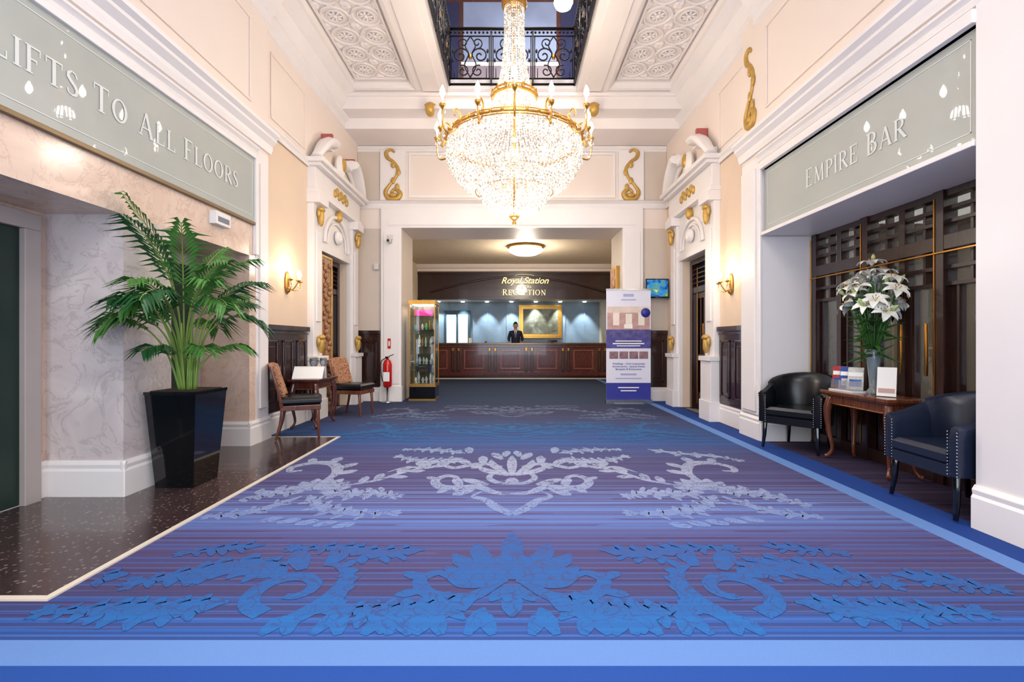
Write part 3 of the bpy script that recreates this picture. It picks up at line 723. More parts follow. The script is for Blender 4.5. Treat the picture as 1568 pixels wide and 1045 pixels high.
cur=M('cream_blind',(220,216,202),.8,var=.05)
b=MB()
for y0,n in ((3.16,7),(3.6,5),(4.44,7),(5.26,6)):
    for k in range(n): b.box(3.8+.02*(k%2),3.81+.02*(k%2),y0+k*.035,y0+(k+1)*.035,.5,1.95,cur)
b.obj('blind')

# ---------------------------------------------------------------- chandelier
def crystalmat():
    m,nt,b=newmat('crystal_glow'); co=objco(nt)
    f=noise(nt,co,38,2)
    link(nt,ramp(nt,f,[(.38,C(176,166,154)),(.62,C(250,246,240))]),b.inputs['Base Color'])
    b.inputs['Roughness'].default_value=.08; b.inputs['Transmission Weight'].default_value=.4; b.inputs['IOR'].default_value=1.5
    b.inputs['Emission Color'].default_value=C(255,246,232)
    link(nt,math_(nt,'MULTIPLY',ramp(nt,f,[(.44,0.14),(.62,1.)]),.5),b.inputs['Emission Strength'])  # bulb light caught in the beads is put in as uneven emission
    return m
cry=crystalmat()
bulb=M('bulb_glow',(255,246,230),.3,emit=(255,240,216),es=60)
CX,CY=0.03,6.3
b=MB(); b.M=Matrix.Translation((CX,CY,0))
def bead(x,y,z,r,h):
    b.add([(x,y,z-h),(x+r,y,z),(x,y+r,z),(x-r,y,z),(x,y-r,z),(x,y,z+h)],[(0,2,1),(0,3,2),(0,4,3),(0,1,4),(5,1,2),(5,2,3),(5,3,4),(5,4,1)],cry)
def strands(prof,cols,rows,r,h,n2=None):
    Q=catmull([(p[0],p[1],0) for p in prof],12); 
    L=[0]
    for i in range(1,len(Q)): L.append(L[-1]+(Q[i]-Q[i-1]).length)
    for j in range(rows):
        t=(j+.5)/rows*L[-1]; k=next(i for i in range(1,len(L)) if L[i]>=t); u=(t-L[k-1])/(L[k]-L[k-1]); p=Q[k-1].lerp(Q[k],u)
        c=max(6,min(cols,int(2*pi*p.x/(r*2.05))))
        for i in range(c):
            a=2*pi*(i+.5*(j%2 if c<cols else 0))/c; bead(p.x*math.cos(a),p.x*math.sin(a),p.y,r,h)
strands([(.88,3.82),(.9,3.66),(.83,3.46),(.7,3.3),(.52,3.18)],90,19,.022,.026)
strands([(.5,3.42),(.5,3.26),(.42,3.06),(.26,2.93),(.08,2.87)],54,16,.02,.024)
strands([(.66,3.45),(.6,3.3),(.5,3.2)],60,6,.019,.022)
strands([(.28,4.42),(.3,4.3),(.38,4.1),(.5,3.98),(.6,3.92)],60,18,.015,.02)
strands([(.6,3.92),(.75,3.88),(.86,3.86)],90,6,.018,.02)
strands([(.13,5.68),(.13,5.3),(.16,4.9),(.22,4.6),(.27,4.47)],28,36,.013,.018)
strands([(.08,5.6),(.1,5.0),(.16,4.6)],14,30,.012,.018)
def ring(r,z,rad,mat=gold,n=48): b.tube([(r*math.cos(2*pi*i/n),r*math.sin(2*pi*i/n),z) for i in range(n)],rad,mat,8,True)
ring(.9,3.86,.018);ring(.91,3.82,.008);ring(.89,3.9,.008);ring(.51,3.43,.008);ring(.29,4.45,.02);ring(.3,4.5,.012);ring(.14,5.7,.03);ring(.52,3.19,.008)
for i in range(40):
    a=2*pi*i/40; b.ball((.92*math.cos(a),.92*math.sin(a),3.87),(.018,.018,.03),gold,6,5)
for i in range(16):
    a=2*pi*i/16; b.ball((.3*math.cos(a),.3*math.sin(a),4.5),(.02,.02,.04),gold,6,5)
b.lathe([(.16,5.66),(.17,5.75),(.12,5.8),(.13,5.86),(.05,5.95),(.02,6.1)],(0,0,0),gold,20)
b.lathe([(.01,2.74),(.03,2.78),(.015,2.81),(.05,2.84),(.09,2.88)],(0,0,0),gold,14)
b.tube([(0,0,2.85),(0,0,9.35)],.014,gold,8); b.lathe([(.14,9.32),(.14,9.4)],(0,0,0),gold,16)
for k in range(30): b.tube([(.03*math.cos(q*pi/4)*(1 if k%2 else .3),.03*math.cos(q*pi/4)*(.3 if k%2 else 1),6.15+k*.1+.06*math.sin(q*pi/4)) for q in range(8)],.008,gold,5,True)
NA=14
for i in range(NA):
    a=2*pi*(i+.5)/NA; c,s_=math.cos(a),math.sin(a); hi=(i%2==0)
    R=1.1 if hi else .98; zt=4.04 if hi else 3.98
    P=[(.86,3.84),(.96,3.74),(R-.04,3.73),(R,3.83),(R,zt-.06)]
    b.tube([(p.x*c,p.x*s_,p.y) for p in catmull([(p[0],p[1],0) for p in P],5)],[.014,.011,.009],gold,7)
    P=[(.88,3.9),(.85,3.99),(.91,4.04),(.95,3.98),(.92,3.94)]
    b.tube([(p.x*c,p.x*s_,p.y) for p in catmull([(p[0],p[1],0) for p in P],5)],[.013,.01,.007],gold,6)
    x,y=R*c,R*s_
    b.lathe([(.008,zt-.07),(.038,zt-.03),(.042,zt-.01),(.015,zt)],(x,y,0),gold,10); b.lathe([(.013,zt),(.013,zt+.07)],(x,y,0),white,8)
    b.lathe([(.008,zt+.07),(.034,zt+.115),(.03,zt+.16),(.005,zt+.22)],(x,y,0),bulb,10)
    for k in range(3): bead(x+.03*math.cos(k*2.1),y+.03*math.sin(k*2.1),zt-.1,.01,.025)
for i in range(NA):
    for k in range(9):
        t=k/8; a=2*pi*(i+.5+t)/NA; bead(1.02*math.cos(a),1.02*math.sin(a),3.8-.12*math.sin(pi*t),.011,.014)
for k in range(6): b.ball((.2*math.cos(k),.2*math.sin(k),3.3),(.022,.022,.03),bulb,6,5)
for k in range(8): b.ball((.55*math.cos(k*pi/4),.55*math.sin(k*pi/4),3.66),(.02,.02,.03),bulb,6,5)
for k in range(5): b.ball((.04*math.cos(k*2),.04*math.sin(k*2),4.6+k*.2),(.014,.014,.03),bulb,6,5)
b.M=Matrix(); b.obj('chandelier')

# ---------------------------------------------------------------- wall sconces
shade=M('sconce_bulb',(255,240,210),.3,emit=(255,224,170),es=20)
for s,y,x in ((-1,6.45,-3.1),(1,6.62,3.1)):
    b=MB(); b.M=Matrix.Translation((x,y,2.0))@Matrix.Scale(-s,4,(1,0,0))
    b.ball((.02,0,0),(.02,.06,.16),gold,10,8); b.ball((.03,0,-.1),(.03,.03,.04),gold)
    for q in (-1,0,1):
        b.tube(catmull([(.02,0,-.05),(.08,q*.06,-.1),(.13,q*.13,-.05),(.13+.04*(q==0),q*.14,.02)],5),.008,gold,6)
        xx,yy=.13+.04*(q==0),q*.14
        b.lathe([(.006,.01),(.03,.02),(.035,.035)],(xx,yy,0),gold,10); b.lathe([(.011,.035),(.011,.09)],(xx,yy,0),white,8)
        b.lathe([(.004,.09),(.024,.11),(.02,.145),(.003,.185)],(xx,yy,0),shade,8)
        for k in range(3): b.ball((xx,yy,-.03-k*.025),(.008,.008,.012),cry,6,4)
    b.M=Matrix(); b.obj('wall_sconce')
    l=bpy.data.lights.new('sconce_light','POINT'); l.energy=8; l.color=(1,.82,.58); l.shadow_soft_size=.08
    o=bpy.data.objects.new('sconce_light',l); o.location=(x-s*.26,y,2.2); bpy.context.scene.collection.objects.link(o)

# ---------------------------------------------------------------- planter with palm
b=MB(); px,py=-2.74,3.97
b.frust((px,py),(.155,.155),(.205,.205),.006,.765,black)
b.box(px-.21,px+.21,py-.21,py+.21,.765,.79,black)
b.box(px-.18,px+.18,py-.18,py+.18,.785,.795,M('soil',(50,36,26),.9))
leafm=M('palm_leaf',(80,136,58),.35,var=.22,scale=9); leafd=M('palm_leaf_dark',(38,92,46),.35,var=.2,scale=9); stemm=M('palm_stem',(130,160,70),.4,var=.15)
rr=random.Random(5)
def frond(az,L,e0,e1,bx,by,zb,clear=.4,ll=1.):
    n=26; p=Vector((bx,by,zb)); pts=[p.copy()]; h=Vector((math.cos(az),math.sin(az),0)); dirs=[]
    for i in range(n):
        t=i/n; e=math.radians(e0+(e1-e0)*t**2.2); d=h*math.cos(e)+Vector((0,0,1))*math.sin(e); p=p+d*(L/n)
        if p.x<-2.92 and p.y>3.5: p.x=-2.92
        pts.append(p.copy()); dirs.append(d)
    b.tube(pts,[.011,.008,.006,.003],stemm,6)
    side=Vector((-math.sin(az),math.cos(az),0)); m=leafm if rr.random()<.55 else leafd
    nl=17
    for j in range(nl):
        t=clear+(1-clear)*(j+.5)/nl; x=t*n; k=min(int(x),n-1); q=pts[k].lerp(pts[k+1],x-k); d=dirs[k]
        u=(t-clear)/(1-clear); l=(.15+.17*math.sin(pi*min(1,u*1.05)**.8))*(.75+.4*rr.random())*ll
        nn=d.cross(side)
        for sg in (-1,1):
            out=(side*sg*.8+d*(.6+.6*u)+nn*(-.1)).normalized()
            w=d.cross(out); w=(out.cross(w)).normalized()*.015
            a=q; c1=q+out*l*.45+Vector((0,0,.01)); c2=q+out*l+Vector((0,0,-.3*l-.02*rr.random()))
            vs=[a,c1+w,c1-w,c2, c1+Vector((0,0,-.006))]
            for vv in vs:
                if vv.x<-2.96 and vv.y>3.55: vv.x=-2.96
            b.add([tuple(v) for v in vs],[(0,1,4),(0,4,2),(1,3,4),(4,3,2)],m,False)
for i in range(14):
    az=2*pi*i/14+rr.uniform(-.2,.2)
    if math.cos(az)<-.25 and math.sin(az)>-.35: az=-pi/2-rr.uniform(-.3,.8)
    frond(az,rr.uniform(.95,1.25),rr.uniform(72,89),rr.uniform(-60,-5),px+.06*math.cos(az),py+.06*math.sin(az),.79,.56)
for az,L,e1 in ((-2.0,1.6,40),(-1.7,1.5,20),(-1.0,1.45,30),(-.4,1.3,0),(.6,1.35,10),(1.4,1.4,30)): frond(az,L,88,e1,px-.03,py,.79,.6)
for az in (-.7,.3,-1.6): frond(az,.66,66,-40,px,py,.79,.5,.75)
for k in range(7): 
    a=k*.9; b.tube([(px+.05*math.cos(a),py+.05*math.sin(a),.78),(px+.06*math.cos(a),py+.06*math.sin(a),1.05+.15*(k%3))],[.018,.008],stemm,7)
b.obj('potted_palm',recalc=False)

# ---------------------------------------------------------------- chairs
def tanfab():
    m,nt,bs=newmat('patterned_fabric'); co=objco(nt)
    v=nt.nodes.new('ShaderNodeTexVoronoi'); v.inputs['Scale'].default_value=45; link(nt,co,v.inputs['Vector'])
    link(nt,ramp(nt,v.outputs['Distance'],[(.25,C(70,44,34)),(.5,C(176,124,90))]),bs.inputs['Base Color']); bs.inputs['Roughness'].default_value=.8; return m
fab=tanfab()
def rbox(b,x0,x1,y0,y1,z0,z1,mat,cr=.03):
    cx,cy,hx,hy=(x0+x1)/2,(y0+y1)/2,(x1-x0)/2,(y1-y0)/2
    b.frust((cx,cy),(hx-cr,hy-cr),(hx,hy),z0,z0+cr,mat)
    b.box(x0,x1,y0,y1,z0+cr,z1-cr,mat)
    b.frust((cx,cy),(hx,hy),(hx-cr,hy-cr),z1-cr,z1,mat)
def sidechair(name,x,y,ang):
    b=MB(); b.M=Matrix.Translation((x,y,0))@Matrix.Rotation(ang,4,'Z')
    rbox(b,-.2,.26,-.23,.23,.42,.52,leather)
    b.box(-.2,.25,-.22,.22,.36,.42,walnut)
    for sy in (-1,1):
        b.tube([(.21,sy*.19,.4),(.22,sy*.19,.2),(.23,sy*.19,0.012)],[.026,.02,.016],walnut,8)
        b.tube([(-.17,sy*.18,.4),(-.2,sy*.18,.2),(-.25,sy*.19,0.012)],[.026,.02,.016],walnut,8)
        b.tube([(-.18,sy*.21,.4),(-.22,sy*.225,.6),(-.3,sy*.23,.9)],[.022,.018,.016],walnut,8)
    v=[];n=7
    for i in range(n):
        for j in range(n):
            u=i/(n-1)*2-1; t=j/(n-1); xx=-.19-.12*t-.04*(1-u*u)+.0; w=.2+.03*t; topz=.52+.38*t+.03*t*(1-u*u)
            v.append((xx,u*w,topz))
    for i in range(n):
        for j in range(n):
            q=v[i*n+j]; v.append((q[0]+.055,q[1],q[2]+.01))
    f=[];N=n*n
    for i in range(n-1):
        for j in range(n-1):
            a=i*n+j; f.append((a,a+1,a+n+1,a+n)); f.append((N+a,N+a+n,N+a+n+1,N+a+1))
    for j in range(n-1):
        f.append((j,N+j,N+j+1,j+1)); a=(n-1)*n+j; f.append((a,a+1,N+a+1,N+a)); 
        a=j*n+n-1; f.append((a,N+a,N+a+n,a+n)); a=j*n; f.append((a,a+n,N+a+n,N+a))
    b.add(v,f,fab,True)
    b.M=Matrix(); return b.obj(name,bevel=.008)
sidechair('side_chair',-2.66,5.88,math.radians(22)); sidechair('side_chair',-2.56,7.6,math.radians(-12))
def tub(name,x,y,ang,mat):
    b=MB(); b.M=Matrix.Translation((x,y,0))@Matrix.Rotation(ang,4,'Z')
    v=[];f=[]; pts=[]
    for i in range(6): pts.append((.3-.06*i,-.31))
    for i in range(15):
        a=-pi/2-pi*i/14; pts.append((0+.3*math.cos(a),.31*math.sin(a)))
    for i in range(6): pts.append((.0+.06*i,.31))
    N=len(pts)
    for i,(px_,py_) in enumerate(pts):
        t=i/(N-1); back=math.sin(pi*t)**1.5; h=.63+.2*back; 
        p0=Vector(pts[max(i-1,0)]+(0,)); p1=Vector(pts[min(i+1,N-1)]+(0,)); d=(p1-p0).normalized(); nrm=Vector((d.y,-d.x,0))*-1
        if nrm.dot(Vector((px_-.05,py_,0)))<0: nrm=-nrm
        c=Vector((px_,py_,0)); out=back*.05
        sec=[(c+nrm*(.0),.3),(c+nrm*(.0+out*.5),h-.1),(c+nrm*(.01+out),h-.02),(c+nrm*(-.015+out),h+.01),(c+nrm*(-.05+out),h-.01),(c+nrm*(-.07+out*.6),h-.1),(c+nrm*(-.075),.3)]
        for q,z in sec: v.append((q.x,q.y,z))
    m=7
    for i in range(N-1):
        for k in range(m): f.append((i*m+k,i*m+(k+1)%m,(i+1)*m+(k+1)%m,(i+1)*m+k))
    f.append(tuple(range(m))); f.append(tuple((N-1)*m+k for k in range(m-1,-1,-1)))
    b.add(v,f,mat,True)
    rbox(b,-.24,.31,-.235,.235,.36,.47,mat); b.box(-.22,.3,-.25,.25,.29,.37,mat)
    for sx,sy in ((.26,.26),(.26,-.26),(-.22,.2),(-.22,-.2)):
        b.tube([(sx,sy,.31),(sx*1.02+.0,sy*1.02,.15),(sx*1.08,sy*1.06,0.012)],[.026,.021,.015],black,8)
    for sy in (-1,1):
        for k in range(14): b.ball((.304,sy*.31-sy*.0,.31+k*.022),.006,steel,6,4); b.ball((.304,sy*.24,.31+k*.022),.006,steel,6,4)
    for i in range(2,N-2):
        q=v[i*m+1]; b.ball((q[0]*1.01,q[1]*1.01,q[2]+.02),.006,steel,6,4)
    b.M=Matrix(); return b.obj(name,bevel=.006)
tub('tub_chair',3.21,5.24,math.radians(218),leather); tub('tub_chair',3.22,3.37,math.radians(178),leatherb)

# ---------------------------------------------------------------- tables
def table(name,x0,x1,y0,y1,h,mat,cab=True):
    b=MB()
    b.box(x0,x1,y0,y1,h-.03,h,mat); b.box(x0+.015,x1-.015,y0+.015,y1-.015,h-.045,h-.03,mat)
    b.box(x0+.05,x1-.05,y0+.05,y1-.05,h-.14,h-.045,mat)
    b.box(x0+.045,x1-.045,y0+.045,y1-.045,h-.135,h-.125,brass)
    for sx,X_ in ((-1,x0+.065),(1,x1-.065)):
        for sy,Y_ in ((-1,y0+.065),(1,y1-.065)):
            o=.02
            P=[(X_,Y_,h-.06),(X_+sx*o,Y_+sy*o,h-.2),(X_+sx*.012,Y_+sy*.012,h*.45),(X_-sx*.012,Y_-sy*.012,.12),(X_+sx*.01,Y_+sy*.01,.04),(X_+sx*.03,Y_+sy*.03,.024)]
            b.tube(catmull(P,5),[.034,.042,.03,.02,.016,.02,.022],mat,8)
            b.ball((X_+sx*.02,Y_+sy*.02,h-.19),(.03,.03,.035),mat,8,6)
    return b.obj(name,bevel=.005)
table('console_table',3.18,3.55,3.98,4.86,.7,walnut); table('writing_table',-3.02,-2.6,6.3,7.03,.68,mah)
paper=M('paper',(240,238,232),.7,var=.01)
b=MB(); b.M=Matrix.Translation((-2.8,6.5,.682))@Matrix.Rotation(.1,4,'Z')
b.add([(-.2,-.1,.0),(.2,-.1,.0),(.2,.0,.16),(-.2,.0,.16),(-.2,-.1,.008),(.2,-.1,.008),(.2,.008,.168),(-.2,.008,.168)],[(0,1,2,3),(4,5,6,7),(0,1,5,4),(2,3,7,6),(1,2,6,5),(0,3,7,4)],paper)
b.add([(-.2,.1,.0),(.2,.1,.0),(.2,.0,.16),(-.2,.0,.16),(-.2,.11,.0),(.2,.11,.0),(.2,.008,.168),(-.2,.008,.168)],[(0,1,2,3),(4,5,6,7),(0,1,5,4),(2,3,7,6),(1,2,6,5),(0,3,7,4)],paper)
b.M=Matrix(); b.obj('menu_card')
wg=M('goblet_glass',(220,226,232),.03,trans=.9,var=.01)
for x,y in ((-2.85,6.75),(-2.75,6.86),(-2.9,6.92)):
    b=MB(); b.lathe([(.045,0),(.045,.006),(.008,.012),(.008,.12),(.03,.15),(.05,.2),(.052,.27),(.048,.27),(.046,.2),(.02,.155)],(x,y,.681),wg,16,closed=False); b.obj('wine_glass')

# ---------------------------------------------------------------- lilies in vase
b=MB(); vx,vy=3.4,4.42
vg=M('vase_glass',(206,220,224),.05,trans=.75,var=.02)
b.lathe([(.055,0),(.06,.02),(.035,.06),(.04,.16),(.055,.32),(.075,.42),(.07,.42),(.05,.32),(.036,.16),(.03,.07)],(vx,vy,.701),vg,20,closed=True)
lw=M('lily_petal',(240,238,228),.5,var=.03); ls=M('lily_stem',(62,112,46),.5,var=.15); ly=M('stamen',(190,110,40),.6); lbud=M('lily_bud',(186,204,136),.5)
rl=random.Random(11)
for k in range(44):
    th=rl.uniform(0,2*pi); ph=rl.uniform(.05,1.75); r=rl.uniform(.16,.25)
    c=Vector((vx+r*math.sin(ph)*math.cos(th)*.85,vy+r*math.sin(ph)*math.sin(th)*1.2,1.5+.42*math.cos(ph)*rl.uniform(.6,1.05)))
    if c.x>3.54: c.x=3.54
    d=(c-Vector((vx,vy,1.35))).normalized(); b.tube([(vx,vy,1.05),(vx+(c.x-vx)*.4,vy+(c.y-vy)*.4,1.25),tuple(c)],[.006,.005,.004],ls,5)
    u=d.orthogonal().normalized(); w=d.cross(u)
    if k%5==3:
        b.tube([c,c+d*.04,c+d*.08,c+d*.1],[.008,.018,.016,.004],lbud,8); continue
    for q in range(6):
        a=q*pi/3+k; o=(u*math.cos(a)+w*math.sin(a)); tng=(d.cross(o)).normalized(); Wd=.036 if q%2 else .028; L=.1
        cs=[(c,.006),(c+o*.028+d*.036,Wd*.7),(c+o*.058+d*.054,Wd),(c+o*L+d*.04,Wd*.55),(c+o*(L+.02)+d*.018,.002)]
        v=[]
        for i,(p,ww) in enumerate(cs): v+= [tuple(p+tng*ww),tuple(p-o*.004-d*.006),tuple(p-tng*ww)]
        v=[(min(x_,3.56),y_,z_) for x_,y_,z_ in v]
        f=[]
        for i in range(4):
            for e in (0,1): f.append((i*3+e,i*3+e+1,i*3+e+4,i*3+e+3))
        b.add(v,f,lw,True)
    for q in range(5):
        a=q*1.25; o=(u*math.cos(a)+w*math.sin(a)); b.tube([c+d*.01,c+d*.06+o*.022],.002,lbud,4); b.ball(c+d*.062+o*.023,(.005,.005,.007),ly,5,4)
for k in range(110):
    th=rl.uniform(0,2*pi); z=rl.uniform(1.12,1.72); r=rl.uniform(.08,.18); c=Vector((vx+.03*math.cos(th),vy+.03*math.sin(th),z-.08)); o=Vector((math.cos(th),math.sin(th),rl.uniform(-.6,.5))).normalized(); t=o.cross(Vector((0,0,1))).normalized()*.02
    e=c+o*(r+.08); 
    if e.x>3.56: continue
    b.add([tuple(c),tuple(c+o*r*.5+t+Vector((0,0,.02))),tuple(e),tuple(c+o*r*.5-t+Vector((0,0,.02)))],[(0,1,2,3)],ls)
b.obj('lily_vase',recalc=False)
b=MB(); cols=[(196,56,60),(40,84,170),(232,226,216),(60,120,190)]
acr=pane('acrylic',(236,240,244),.4)
for k,(yy) in enumerate((4.8,4.69,4.58)):
    b.M=Matrix.Translation((3.34,yy,.715))@Matrix.Rotation(math.radians(40),4,'Z')@Matrix.Rotation(math.radians(12),4,'Y')
    b.box(-.004,.004,-.065,.065,0.01,.23,M('leaflet_%d'%k,cols[k],.4,var=.3,scale=20)); b.box(-.007,-.004,-.06,.06,.14,.18,paper); b.box(-.007,-.004,-.05,.05,.04,.11,M('leaflet_b%d'%k,cols[(k+1)%4],.4,var=.4,scale=25))
    b.box(-.012,-.009,-.07,.07,0,.09,acr)
b.M=Matrix(); b.box(3.26,3.44,4.5,4.84,.701,.714,M('stand_base',(235,235,235),.2)); b.obj('leaflet_stand')
b=MB(); b.M=Matrix.Translation((3.33,4.2,.706))@Matrix.Rotation(math.radians(40),4,'Z')@Matrix.Rotation(math.radians(8),4,'Y'); b.box(-.003,.003,-.08,.06,0,.26,paper); b.box(-.006,-.003,-.07,.05,.03,.07,M('card_print',(196,160,150),.5)); b.M=Matrix(); b.obj('tent_card')

# ---------------------------------------------------------------- roller banner
b=MB(); bx0,bx1,by=1.8,2.65,8.98
b.box(bx0,bx1,by,by+.006,.08,2.18,M('banner_white',(222,220,232),.5,var=.01)); b.box(bx0-.01,bx1+.01,by-.05,by+.07,.0,.085,steel); b.box(bx0-.005,bx1+.005,by-.008,by+.012,2.17,2.2,steel)
b.tube([(2.22,by+.03,.05),(2.22,by+.03,2.18)],.012,steel,8); b.box(1.95,2.5,by-.12,by+.16,0,.015,steel)
pur=M('banner_purple',(48,52,146),.5,var=.05); lav2=M('banner_lilac',(170,170,210),.5); 
ph1=M('banner_photo',(200,160,152),.5,var=.15,scale=9); ph2=M('banner_photo2',(158,122,128),.5,var=.3,scale=14); 
f=by-.002
b.box(1.82,2.63,f,by,1.42,1.86,ph1); b.box(1.82,2.63,f-.001,f,1.74,1.86,M('banner_photo3',(226,206,190),.5,var=.1,scale=7)); 
for q in range(3): b.box(1.93+q*.24,2.05+q*.24,f-.002,f,1.5,1.74-.02*(q%2),M('banner_arch%d'%q,(238-q*4,222,208),.5))
b.box(2.14,2.3,f-.003,f-.002,1.44,1.52,M('banner_bride',(244,236,226),.5))
b.box(1.8,2.65,f,by,1.06,1.26,M('banner_band',(88,84,162),.5,var=.3,scale=10)); b.box(1.8,2.65,f,by,1.26,1.42,M('banner_floor',(98,92,158),.5,var=.3,scale=12))
for k in range(4): b.box(1.86+k*.19,2.03+k*.19,f,by,.86,1.0,ph2)
b.box(1.8,2.65,f,by,.085,.4,pur)
b.lathe([(.09,0),(.09,.003)],(2.55,f-.005,1.74),pur,20,axis='Y')
for z,w,h in ((.55,.3,.03),(1.14,.6,.022),(1.19,.5,.018),(1.1,.45,.016),(.48,.5,.016),(2.05,.2,.05),(1.98,.28,.02),(.3,.4,.02),(.24,.3,.02)):
    b.box(2.225-w/2,2.225+w/2,f-.003,f-.0005,z,z+h,lav2 if z in (.55,.48,2.05,1.98) else paper)
ban=b.obj('roller_banner')
text('Weddings - Civil Ceremonies\nAnniversaries - Special Events\nBanquets & Restaurants',.052,(2.225,f-.004,.75),(1,0,0),(0,0,1),pur,ban,ext=.0005)

# wall TV, picture, camera, speaker, alarm sign
def tvmat():
    m,nt,bs=newmat('tv_picture'); co=objco(nt); f_=noise(nt,co,7,3)
    c=ramp(nt,f_,[(.35,C(20,60,150)),(.5,C(60,150,210)),(.6,C(90,150,70)),(.7,C(220,230,230))]); link(nt,c,bs.inputs['Base Color']); link(nt,c,bs.inputs['Emission Color']); bs.inputs['Emission Strength'].default_value=.3; bs.inputs['Roughness'].default_value=.1; return m
b=MB(); b.box(2.62,3.07,9.2,9.25,2.04,2.42,black); b.box(2.64,3.05,9.195,9.2,2.07,2.4,tvmat()); b.box(2.8,2.9,9.25,9.385,2.18,2.28,black); b.obj('television',bevel=.003)
def artmat(name,a,c_,d,sc=3):
    m,nt,bs=newmat(name); co=objco(nt); f_=noise(nt,co,sc,5,.6,.6)
    link(nt,ramp(nt,f_,[(.3,C(*a)),(.5,C(*c_)),(.7,C(*d))]),bs.inputs['Base Color']); bs.inputs['Roughness'].default_value=.4; return m
b=MB(); b.box(2.13,2.2,9.65,10.2,2.25,2.75,gold); b.box(2.12,2.13,9.71,10.14,2.31,2.69,artmat('small_oil',(120,70,50),(190,120,90),(230,200,150),6)); b.obj('framed_picture',bevel=.01)
pw=M('plastic_grey',(214,210,206),.4)
b=MB(); b.box(-2.44,-2.36,9.26,9.31,3.2,3.3,pw); b.tube([(-2.4,9.28,3.22),(-2.4,9.2,3.17)],.015,pw,8); b.lathe([(.035,0),(.04,.04),(.04,.14)],(-2.4,9.1,3.15),pw,12,axis='Y'); b.ball((-2.4,9.1,3.15),.028,black); b.obj('security_camera')
b=MB(); b.box(-2.75,-2.65,9.33,9.4,2.62,2.74,pw); b.obj('wall_sensor',bevel=.01)
red=M('red_enamel',(196,22,22),.2,var=.05,coat=.4)
b=MB(); b.box(-2.46,-2.4,9.3,9.31,1.05,1.25,red); b.box(-2.445,-2.415,9.298,9.3,1.1,1.2,paper); b.obj('alarm_call_sign')
b=MB(); c=(-2.42,9.14,0)
b.lathe([(.11,.0),(.11,.02),(.02,.03),(.02,.3)],c,steel,16); b.lathe([(.06,.3),(.085,.33),(.085,.75),(.06,.82),(.025,.85),(.025,.88)],c,red,18)
b.box(-2.48,-2.36,9.05,9.058,.42,.6,paper); b.box(-2.45,-2.39,9.08,9.18,.86,.9,black); b.tube([(-2.4,9.14,.9),(-2.3,9.14,.94)],.008,black,6)
b.tube(catmull([(-2.45,9.14,.87),(-2.53,9.1,.8),(-2.53,9.08,.6),(-2.5,9.08,.42)],5),.011,black,7); b.obj('fire_extinguisher')

# display cabinet
b=MB(); x0,x1,y0,y1=-2.06,-1.54,9.42,9.9
b.box(x0,x1,y0,y1,.04,.28,black); b.box(x0-.01,x1+.01,y0-.01,y1+.01,.28,.34,gold); b.box(x0-.01,x1+.01,y0-.01,y1+.01,1.94,2.02,gold); b.box(x0-.01,x1+.01,y0-.01,y1+.01,0,.04,gold)
for x in (x0,x1-.02):
    for y in (y0,y1-.02): b.box(x,x+.02,y,y+.02,.34,1.94,gold)
for z in (.72,1.08,1.42,1.7): b.box(x0+.01,x1-.01,y0+.01,y1-.01,z,z+.008,glassy)
for z in (0.34,.728,1.088,1.428):
    for k in range(6):
        xx=x0+.08+k*.075; yy=y0+.14+.2*rl.random(); h=rl.uniform(.1,.24); r=rl.uniform(.02,.035)
        mt=rl.choice([gold,red,paper,paper,cry,M('ornament_%d_%d'%(int(z*10),k),(rl.randint(100,240),rl.randint(80,220),rl.randint(80,230)),.3)])
        b.lathe([(r,0),(r*.5,h*.2),(r*1.1,h*.5),(r*.6,h*.8),(r*.2,h)],(xx,yy,z),mt,10)
b.box(x0+.08,x1-.08,y0+.2,y0+.21,1.71,1.84,M('magenta_card',(224,40,150),.4,emit=(224,40,150),es=.5))
b.box(x0+.05,x1-.05,y0+.05,y1-.05,1.925,1.938,M('cabinet_lamp',(255,240,220),.4,emit=(255,232,200),es=9))
b.box(x0+.02,x1-.02,y1-.02,y1-.015,.34,1.94,M('cabinet_back',(120,104,84),.2,.3))
b.box(x0+.003,x0+.006,y0,y1,.34,1.94,glassy); b.box(x1-.006,x1-.003,y0,y1,.34,1.94,glassy); b.box(x0,x1,y0+.003,y0+.006,.34,1.94,glassy)
b.obj('display_cabinet')

# ---------------------------------------------------------------- reception room
rw=M('reception_cream',(226,208,182),.6)
b=wall('wall_reception_left'); b.box(-3.7,-3.0,10.4,17.0,0,3.62,rw)
b=wall('wall_reception_right'); b.box(3.16,3.8,10.4,17.0,0,3.62,rw)
slate=artmat('slate_panelling',(112,134,152),(128,150,168),(142,162,178),1.5)
b=wall('wall_reception_back'); b.box(-3.7,3.8,17.0,17.2,0,3.7,slate)
b=MB()
for k in range(9): b.box(-3+k*.7,-2.97+k*.7,16.97,17.0,0,2.6,slate)
b.obj('trim_13')
b=MB(); b.box(-3.7,3.8,10.4,17.0,3.62,3.75,rw); b.mould((-3,14.95,3.4),(3.15,14.95,3.4),(0,-1,0),[(0,0),(.05,.02),(.05,.08),(.12,.12),(.18,.2),(.18,.22),(0,.22)],cream)
b.box(-3,3.15,15.3,17.0,2.6,2.66,rw)
b.obj('ceiling_reception')
b=MB(); b.box(-3.0,3.15,14.95,15.15,2.52,3.4,dark); b.box(-3.0,3.15,14.92,14.95,2.52,2.6,dark); b.box(-3,3.15,14.9,14.95,3.32,3.39,dark)
b.tube([(-2.6+k*.28,14.93,2.75+.5*math.sin(pi*k/20)) for k in range(21)],.03,dark,6)
hd=b.obj('reception_header',bevel=.004)
b=MB(); b.box(-3.0,-2.92,14.95,15.15,0,2.52,dark); b.obj('trim_14'); b=MB(); b.box(3.11,3.15,14.95,15.15,0,2.52,dark); b.obj('trim_15')
